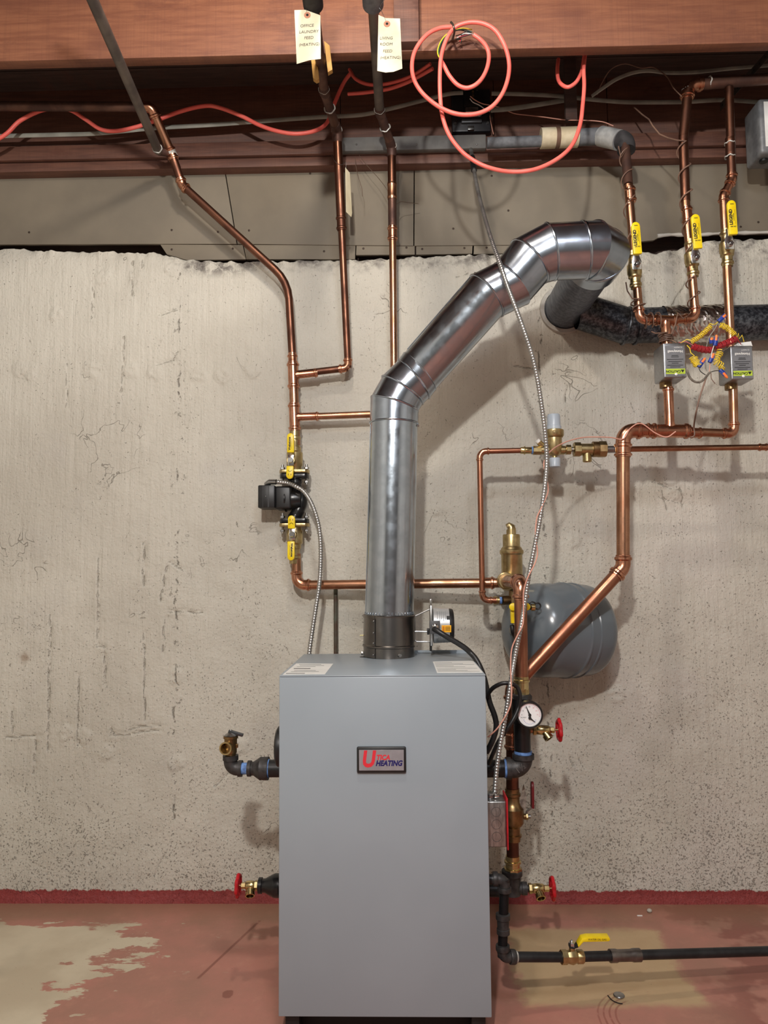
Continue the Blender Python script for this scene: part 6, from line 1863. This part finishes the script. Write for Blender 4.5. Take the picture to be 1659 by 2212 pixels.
# --- brown twisted wire in the bay and around the pipes
cable([(1290, 205, 2.5), (1300, 180, 2.48), (1320, 150, 2.46), (1350, 138, 2.45), (1385, 147, 2.44), (1412, 146, 2.43), (1440, 165, 2.40), (1455, 190, 2.37), (1472, 208, RY - 0.012)], 0.0018, WIRE_BROWN, 'thermostat_wire', 'thin brown wire arching through the dark bay to the second zone pipe', 'wire')
def spiral(axpts, r0, turns, n=160, ph=0.0):
    P = []
    tot = [0]
    for a_, b_ in zip(axpts[:-1], axpts[1:]):
        tot.append(tot[-1] + (b_ - a_).length)
    for i in range(n):
        s_ = tot[-1] * i / (n - 1)
        k = 0
        while k < len(tot) - 2 and s_ > tot[k + 1]:
            k += 1
        t = (s_ - tot[k]) / (tot[k + 1] - tot[k])
        p = lerp(axpts[k], axpts[k + 1], t)
        x_, y_, _ = frame(axpts[k + 1] - axpts[k], V((0, -1, 0)))
        a_ = 2 * PI * turns * i / (n - 1) + ph
        P.append(p + (x_ * math.cos(a_) + y_ * math.sin(a_)) * (r0 * (1.0 + 0.12 * math.sin(i * 0.35))))
    return P
w1 = [at(1352, 330, 2.39), at(1357, 400, RY + 0.008), at(1365, 500, RY), at(1371, 540, RY)]
P = [at(1336, 316, 2.36), at(1341, 340, 2.36)] + spiral(w1, rr1 * 1.42, 3.6, 60)
P2 = [at(1352, 610, RY - 0.02), at(1355, 628, RY - 0.025), at(1366, 645, RY - 0.03)] + spiral([at(1377, 650, RY), at(1380, 668, RY)], rr1 * 1.5, 1.5, 14) + spiral([at(1392, 691, RY), at(1425, 693, RY)], rr1 * 1.75, 2.2, 26)
o = MB().tube(P, 0.0021, 7).tube(P2, 0.0021, 7).build('thermostat_wire', WIRE_BROWN); tag(o, 'brown wire wound round the zone pipe beside the vent elbow', 'wire')
w2 = [at(1477, 330, RY), at(1481, 440, RY), at(1492, 545, RY)]
P = [at(1370, 232, 2.50), at(1388, 248, 2.46), at(1402, 258, 2.44), at(1410, 272, 2.42), at(1425, 290, 2.40), at(1443, 298, 2.37), at(1462, 303, RY - 0.012)] + spiral([at(1477, 312, RY), at(1481, 440, RY), at(1492, 545, RY)], rr1 * 1.45, 4.2, 90)
P2 = spiral([at(1497, 600, RY), at(1502, 666, RY)], rr1 * 1.5, 1.6, 26) + [at(1476, 688, RY - 0.03), at(1464, 676, RY - 0.035), at(1459, 700, RY - 0.035), at(1450, 722, RY - 0.03)]
o = MB().tube(P, 0.0024, 7).tube(P2, 0.0021, 7).build('thermostat_wire', WIRE_BROWN); tag(o, 'twisted brown wire spiralling down the second zone pipe from the rim', 'wire')
P = [at(1407, 716, RY - 0.04), at(1416, 720, RY - 0.04)] + spiral([at(1438, 722, RY), at(1439, 742, RY)], rr1 * 1.5, 5.0, 70) + [at(1452, 735, RY - 0.05), at(1462, 741, RY - 0.06)]
o = MB().tube(P, 0.0021, 7).build('thermostat_wire', WIRE_BROWN); tag(o, 'brown wire bunched in tight turns under the copper tee on the zone valve', 'wire')

# --- coiled leads and wire nuts between the zone valves
ZW = 2.215
def coil(pts, r0, turns, mt, label, group=None, lead=(), tail=(), rw=0.0013):
    P = [at(*q) for q in lead] + spiral(catmull([at(*q) for q in pts], 4), r0, turns, int(turns * 12)) + [at(*q) for q in tail]
    o = MB().tube(P, rw, 6).build('coiled_wire', mt)
    return tag(o, label, 'wire', group)
uz_ = u(1, ZW)
coil([(1494, 738, ZW), (1510, 728, ZW), (1524, 716, ZW), (1537, 703, ZW)], uz_ * 5, 14, WIRE_YEL, 'yellow coiled lead rising from the first zone valve to the top wire nut', lead=[(1470, 741, ZW + 0.01), (1484, 733, ZW)], tail=[(1546, 700, ZW), (1552, 694, ZW)])
coil([(1556, 702, ZW), (1566, 706, ZW), (1577, 714, ZW), (1587, 724, ZW)], uz_ * 5.5, 12, WIRE_YEL, 'yellow coiled lead dropping from the top wire nut to the papered zone valve', lead=[(1553, 695, ZW)], tail=[(1592, 730, ZW), (1595, 720, ZW), (1597, 732, ZW), (1603, 724, ZW), (1607, 738, ZW + 0.01)])
coil([(1497, 771, ZW), (1501, 780, ZW), (1508, 791, ZW)], uz_ * 8, 8, WIRE_YEL, 'short fat yellow coil hanging beside the first zone valve', lead=[(1484, 746, ZW + 0.01), (1490, 752, ZW), (1492, 762, ZW)], tail=[(1510, 793, ZW)])
coil([(1557, 758, ZW), (1552, 768, ZW), (1547, 777, ZW), (1550, 785, ZW), (1560, 791, ZW), (1556, 797, ZW)], uz_ * 7, 11, WIRE_YEL, 'loose yellow coil hanging down in the middle between the zone valves', tail=[(1556, 800, ZW)])
coil([(1495, 748, ZW + 0.005), (1510, 753, ZW + 0.005), (1525, 756, ZW + 0.005), (1536, 756, ZW + 0.005)], uz_ * 6.5, 16, WIRE_RED, 'red coiled lead from the first zone valve', lead=[(1466, 740, ZW + 0.01), (1482, 738, ZW + 0.005)], tail=[(1540, 748, ZW), (1543, 744, ZW)])
coil([(1545, 751, ZW + 0.005), (1560, 745, ZW + 0.005), (1575, 739, ZW + 0.005), (1590, 732, ZW + 0.005)], uz_ * 6.5, 16, WIRE_RED, 'red coiled lead sloping up to the papered zone valve', lead=[(1541, 744, ZW)], tail=[(1596, 738, ZW), (1601, 744, ZW + 0.01)])
def nut(label, a_, b_, c_):
    A, B, Cc = at(*a_, ZW - 0.004), at(*b_, ZW - 0.006), at(*c_, ZW - 0.008)
    t = thing('wire_nut', label, 'wire nut', A, 'blue and orange wire nuts')
    L1 = (B - A).length
    MB().lathe(A, B - A, [(0, uz_ * 4.6), (L1 * 0.3, uz_ * 4.8), (L1 * 0.32, uz_ * 4.2), (L1, uz_ * 3.9)], 14).build('skirt', BLUE, t)
    L2_ = (Cc - B).length
    MB().lathe(B - (Cc - B) * 0.05, Cc - B, [(0, uz_ * 3.6), (L2_ * 0.7, uz_ * 3.0), (L2_ * 0.95, uz_ * 2.4), (L2_ * 1.05, uz_ * 0.8)], 12).build('cap', ORANGE, t)
    for s_ in (-1, 1):
        w_ = (B - A).cross(V((0, 1, 0))).normalized() * s_ * uz_ * 3.6
        MB().prism([(0, -uz_ * 1), (L1 * 1.5, -uz_ * 0.6), (L1 * 1.5, uz_ * 0.6), (0, uz_ * 1)], A + w_ * 1.0 + (B - A) * 0.2, (B - A).normalized(), w_.normalized(), V((0, -uz_ * 2, 0)), 0.0002).build('wing', BLUE, t)
nut('blue wire nut with orange tip at the peak of the yellow leads', (1552, 695), (1561, 686), (1568, 680))
nut('blue wire nut with orange tip standing upright over the red leads', (1544, 747), (1546, 736), (1548, 723))
nut('dark blue wire nut tucked behind the upright nut, over the red leads', (1537, 742), (1536, 735), (1539, 729))
nut('blue wire nut with orange tip below the red leads', (1533, 783), (1537, 774), (1542, 763))
nut('blue wire nut with orange tip on the short fat yellow coil', (1509, 793), (1516, 783), (1524, 773))
nut('blue wire nut with orange tip pointing down at the loose yellow coil', (1556, 799), (1562, 806), (1572, 817))
cable([(1531, 806, ZW), (1526, 815, ZW), (1519, 835, ZW), (1511, 860, ZW), (1504, 890, ZW), (1499, 920, MY - 0.03), (1500, 940, MY - 0.025), (1492, 945, MY - 0.02)], 0.0026, WIRE_BROWN, 'thermostat_wire', 'brown cable hanging from the wire nuts to the return manifold', 'wire')
cable([(1484, 800, ZW + 0.01), (1490, 815, ZW), (1500, 824, ZW), (1512, 825, ZW), (1522, 818, ZW), (1530, 808, ZW), (1535, 803, ZW)], 0.0034, mat('grubby grey braid', C(120, 112, 100), C(86, 80, 72), 0.8, 0, 80, 3, 1.0, 200), 'wire_bundle', 'grubby grey wire bundle drooping from the first zone valve', 'wire')
for i, pts in enumerate(([(1510, 796, ZW), (1514, 803, ZW), (1524, 810, ZW)], [(1534, 784, ZW), (1533, 793, ZW), (1532, 805, ZW)], [(1556, 801, ZW), (1545, 801, ZW), (1535, 804, ZW)], [(1536, 806, ZW), (1537, 818, ZW), (1545, 829, ZW)])):
    lb = ('black wire joining the fat yellow coil to the grey bundle', 'pink wire between the middle wire nut and the grey bundle', 'black wire joining the loose yellow coil to the grey bundle', 'loose grey wire end curling from the bundle')[i]
    cable(pts, 0.0012, (BLACK, WIRE_PINK, BLACK, WIRE_BROWN)[i], 'joining_wire', lb, 'wire')
cable([(1551, 697, ZW), (1543, 712, ZW), (1532, 728, ZW), (1527, 745, ZW), (1525, 752, ZW)], 0.0012, NM_CABLE, 'joining_wire', 'thin grey wire dropping from the top wire nut', 'wire')
cable([(1542, 747, ZW - 0.01), (1538, 760, ZW - 0.01), (1536, 772, ZW - 0.01)], 0.0011, WHITE, 'joining_wire', 'thin white wire between the upright and middle wire nuts', 'wire')

# --- pink wire that follows the hanging armoured cable
pk = [(1460, 932, 2.26), (1440, 944, 2.27), (1415, 935, 2.275), (1385, 915, 2.275), (1362, 925, 2.272), (1346, 948, 2.273), (1320, 945, 2.26), (1290, 944, 2.24), (1260, 945, 2.22), (1230, 952, 2.18), (1205, 963, 2.14), (1189, 975, 2.10), (1181, 985, 2.068), (1175, 1000, 2.07), (1177, 1018, 2.065), (1182, 1040, 2.066), (1184, 1060, 2.07), (1178, 1078, 2.058), (1168, 1100, 2.055), (1160, 1118, 2.056), (1157, 1145, 2.06), (1158, 1170, 2.056), (1161, 1195, 2.06), (1155, 1218, 2.055), (1140, 1248, 2.046), (1131, 1280, 2.05), (1131, 1320, 2.05), (1129, 1350, 2.04), (1118, 1372, 2.035), (1106, 1400, 2.036), (1103, 1435, 2.03), (1104, 1470, 2.02), (1105, 1500, 2.012), (1102, 1525, 2.008), (1090, 1550, 2.0), (1073, 1575, 2.0), (1054, 1592, 2.02)]
cable(pk, 0.0019, WIRE_PINK, 'thermostat_wire', 'pink wire from the return manifold twisting down the hanging armoured cable', 'wire', n=7)

# --- card tags
def card(label, poly, Y, hole, lines, size, ux, tilt=0.0):
    P = [at(a_, b_, Y) for a_, b_ in poly]
    cx_ = sum((p for p in P), V((0, 0, 0))) / len(P)
    t = thing('card_tag', label, 'tag', V((cx_.x, Y, min(p.z for p in P))), 'hand lettered card tags')
    o = P[0]
    bm = bmesh.new()
    # curled card: subdivide by strips in z and bow it slightly
    m = MB(); m.prism([(p.x - o.x, p.z - o.z) for p in P], o, X, Z, V((0, 0.0008, 0)))
    bm.free()
    b_ = m.build('card', PAPER, t, smooth=False)
    hc = at(*hole, Y) - V((0, 0.0006, 0))
    MB().lathe(hc, V((0, -1, 0)), [(0, u(7.5, Y)), (0.0006, u(7.5, Y))], 22).build('eyelet_patch', mat('salmon eyelet', C(206, 142, 112), None, 0.6), t)
    MB().lathe(hc - V((0, 0.0007, 0)), V((0, -1, 0)), [(0, u(3, Y)), (0.0003, u(3, Y))], 14).build('eyelet_hole', INK, t)
    for (tx, px, py) in lines:
        text(tx, size, at(px, py, Y) - V((0, 0.0008, 0)), ux, Z, PENCIL, 'handwriting', b_, bold=0.0, shear=0.12)
    return t, hc
TGY = 1.87
ot, hc = card('cream tag reading OFFICE LAUNDRY FEED (HEATING) hanging from the feed pipe', [(636, 22), (659, 21), (692, 33), (693, 127), (668, 130), (641, 138)], TGY, (664, 33), [('OFFICE', 663, 56), ('LAUNDRY', 667, 69), ('FEED', 667, 82), ('(HEATING)', 668, 96.5)], u(9.8, TGY), V((0.999, 0, 0.03)))
MB().tube(catmull([hc, at(661, 18, TGY), at(659, 8, TGY), at(654, -4, TGY - 0.005), at(640, -30, TGY)], 5), 0.0006, 5).build('tie_wire', STEEL, ot)
MB().tube(catmull([at(660, 11, TGY), at(676, 8, TGY - 0.01), at(690, -2, TGY - 0.01), at(700, -25, TGY)], 5), 0.0006, 5).build('tie_wire', STEEL, ot)
lt, hc = card('cream tag reading LIVING ROOM FEED (HEATING) hanging from the feed pipe', [(817.5, 32), (833, 39), (864, 40), (869, 148), (850, 155), (833, 156.5), (815, 153)], TGY, (836, 52), [('LIVING', 834, 83), ('ROOM', 834, 96), ('FEED', 837, 111), ('(HEATING)', 843, 125)], u(9.8, TGY), V((0.999, 0, -0.01)))
MB().tube(catmull([hc, at(828, 32, TGY), at(820, 18, TGY), at(805, 2, TGY - 0.005), at(795, -15, TGY)], 5), 0.0006, 5).build('tie_wire', STEEL, lt)
MB().tube(catmull([at(820, 18, TGY), at(824, 8, TGY - 0.01), at(834, -4, TGY - 0.01)], 5), 0.0006, 5).build('tie_wire', STEEL, lt)
# third tag, seen almost edge on
p0, p1 = at(746, 362, 2.455), at(749, 457, 2.455)
t3 = thing('card_tag', 'cream tag turned edge-on, hanging beside the office feed pipe over the tan panel', 'tag', p1, 'hand lettered card tags')
dx_ = V((0.28, -0.96, 0)) * -1
m = MB(); m.prism([(0, 0), (0.030, -0.004), (0.045, -(p0.z - p1.z) * 0.9), (0.040, -(p0.z - p1.z) - 0.002), (0.004, -(p0.z - p1.z))], p0, V((0.42, 0.9, 0)).normalized(), Z, V((0.0008, 0, 0)))
m.build('card', PAPER, t3, smooth=False)
MB().tube(catmull([at(716, 335, 2.45), at(725, 350, 2.44), at(738, 356, 2.44), at(747, 350, 2.45), at(747, 366, 2.457)], 5), 0.0007, 5).build('tie_wire', STEEL, t3)
# loose tie wires hanging by the living room pipe
cable([(767, 338, 2.55), (769, 360, 2.54), (775, 385, 2.54), (782, 408, 2.54), (783, 424, 2.54)], 0.0009, mat('rusty tie wire', C(92, 74, 62), None, 0.6, 0.4), 'tie_wire', 'short rusty wire end hanging below the sill', 'wire')
cable([(776, 336, 2.55), (795, 360, 2.54), (815, 382, 2.53), (833, 405, 2.50), (845, 428, 2.495)], 0.0009, mat('rusty tie wire', C(92, 74, 62), None), 'tie_wire', 'rusty wire slanting from the sill to the living room feed pipe', 'wire')
cable([(851, 445, 2.50), (865, 436, 2.52), (884, 438, 2.54), (904, 440, 2.56)], 0.0009, mat('rusty tie wire', C(92, 74, 62), None), 'tie_wire', 'bent rusty wire sticking out sideways below the living room coupling', 'wire')
# wooden shims wedged behind the office pipe
for lb, poly in (('long pale wooden shim hanging behind the office tag', [(671, 118), (684, 118), (689, 170), (683, 173), (676, 168)]), ('pale wooden shim wedged against the joist beside the office tag', [(700, 88), (712, 98), (718, 150), (708, 156)])):
    P = [at(a_, b_, jf - 0.02) for a_, b_ in poly]
    m = MB(); m.prism([(p.x - P[0].x, p.z - P[0].z) for p in P], P[0], X, Z, V((0, 0.017, 0)), 0.0008)
    tag(m.build('wood_shim', SHIM), lb, 'shim')
# perforated hanger strap
sp0, sp1 = at(1700, 72, jb + 0.004), at(1556, 232, 2.54)
sd_ = (sp1 - sp0).normalized(); sn = V((0, 1, 0)) - sd_ * sd_.y; sn.normalize(); sw_ = sd_.cross(sn)
stp = thing('hanger_strap', 'perforated steel hanger strap slanting up to the joist above the bare zone pipe', 'strap', sp1)
Ls = (sp1 - sp0).length
bm = bmesh.new()
m = MB(); m.box((sp0 + sp1) / 2, (Ls, u(19, 2.35), 0.0012), (sd_, sw_, sn)); m.build('strap_band', mat('dark strap steel', C(92, 84, 78), C(72, 66, 62), 0.5, 0.6, 20), stp)
bm.free()
for k in range(12):
    q = lerp(sp0, sp1, (k + 0.5) / 12)
    MB().lathe(q - sn * 0.0011, sn, [(0, 0.0042), (0.0022, 0.0042)], 10).build('strap_hole', INK, stp)
# white control box cut by the frame edge
q0_, q1_ = at(1637, 214, 2.42), at(1720, 330, 2.42)
cb_ = thing('junction_control', 'grey control box with a white paper label hung beside the hanger strap', 'control box', V(((q0_.x + q1_.x) / 2, 2.45, q1_.z)))
MB().box(V(((q0_.x + q1_.x) / 2, 2.47, (q0_.z + q1_.z) / 2)), (q1_.x - q0_.x, 0.11, q0_.z - q1_.z), bev=0.01, seg=3).build('case', mat('grey hammered case', C(120, 122, 124), C(104, 106, 108), 0.5, 0.2, 40), cb_)
MB().box(V(((q0_.x + q1_.x) / 2 + 0.006, 2.4145, (q0_.z + q1_.z) / 2 + 0.004)), (q1_.x - q0_.x - 0.02, 0.001, (q0_.z - q1_.z) * 0.82)).build('paper_label', WHITE, cb_, smooth=False)
MB().lathe(V(((q0_.x + 0.03), 2.46, q1_.z + 0.002)), V((0, 0, -1)), [(0, 0.014), (0.01, 0.014), (0.01, 0.008)], 14).build('knockout', BLACK, cb_)

# --- litter on the floor
def fpt(px, py):
    return atz(px, py, 0.0)
q = fpt(1403, 1971)
tag(MB().ball(q + Z * 0.006, 0.0085, (1, 0.9, 0.75), n=12).build('pebble', mat('grey pebble', C(176, 170, 158), None, 0.7)), 'small pale pebble on the red floor near the wall', 'pebble')
q = fpt(1382, 1979)
tag(MB().box(q + Z * 0.0015, (0.017, 0.004, 0.003), bev=0.0008).build('paint_chip', WHITE), 'tiny white chip lying on the floor beside the pebble', 'chip')
q = fpt(1337, 2152)
tag(MB().lathe(q, Z, [(0, 0.014), (0.003, 0.015), (0.005, 0.013)], 22).build('metal_slug', STEEL), 'round steel knockout slug on the floor below the gas coupling', 'slug')
P = [fpt(1313, 2152) + Z * 0.002, fpt(1322, 2162) + Z * 0.002, fpt(1334, 2168) + Z * 0.002, fpt(1345, 2170) + Z * 0.002]
tag(MB().tube(catmull(P, 6), 0.0014, 6).build('wire_scrap', IRON), 'curved scrap of dark wire on the floor beside the steel slug', 'wire')

for o in bpy.data.objects:
    if '_loc' in o:
        del o['_loc']
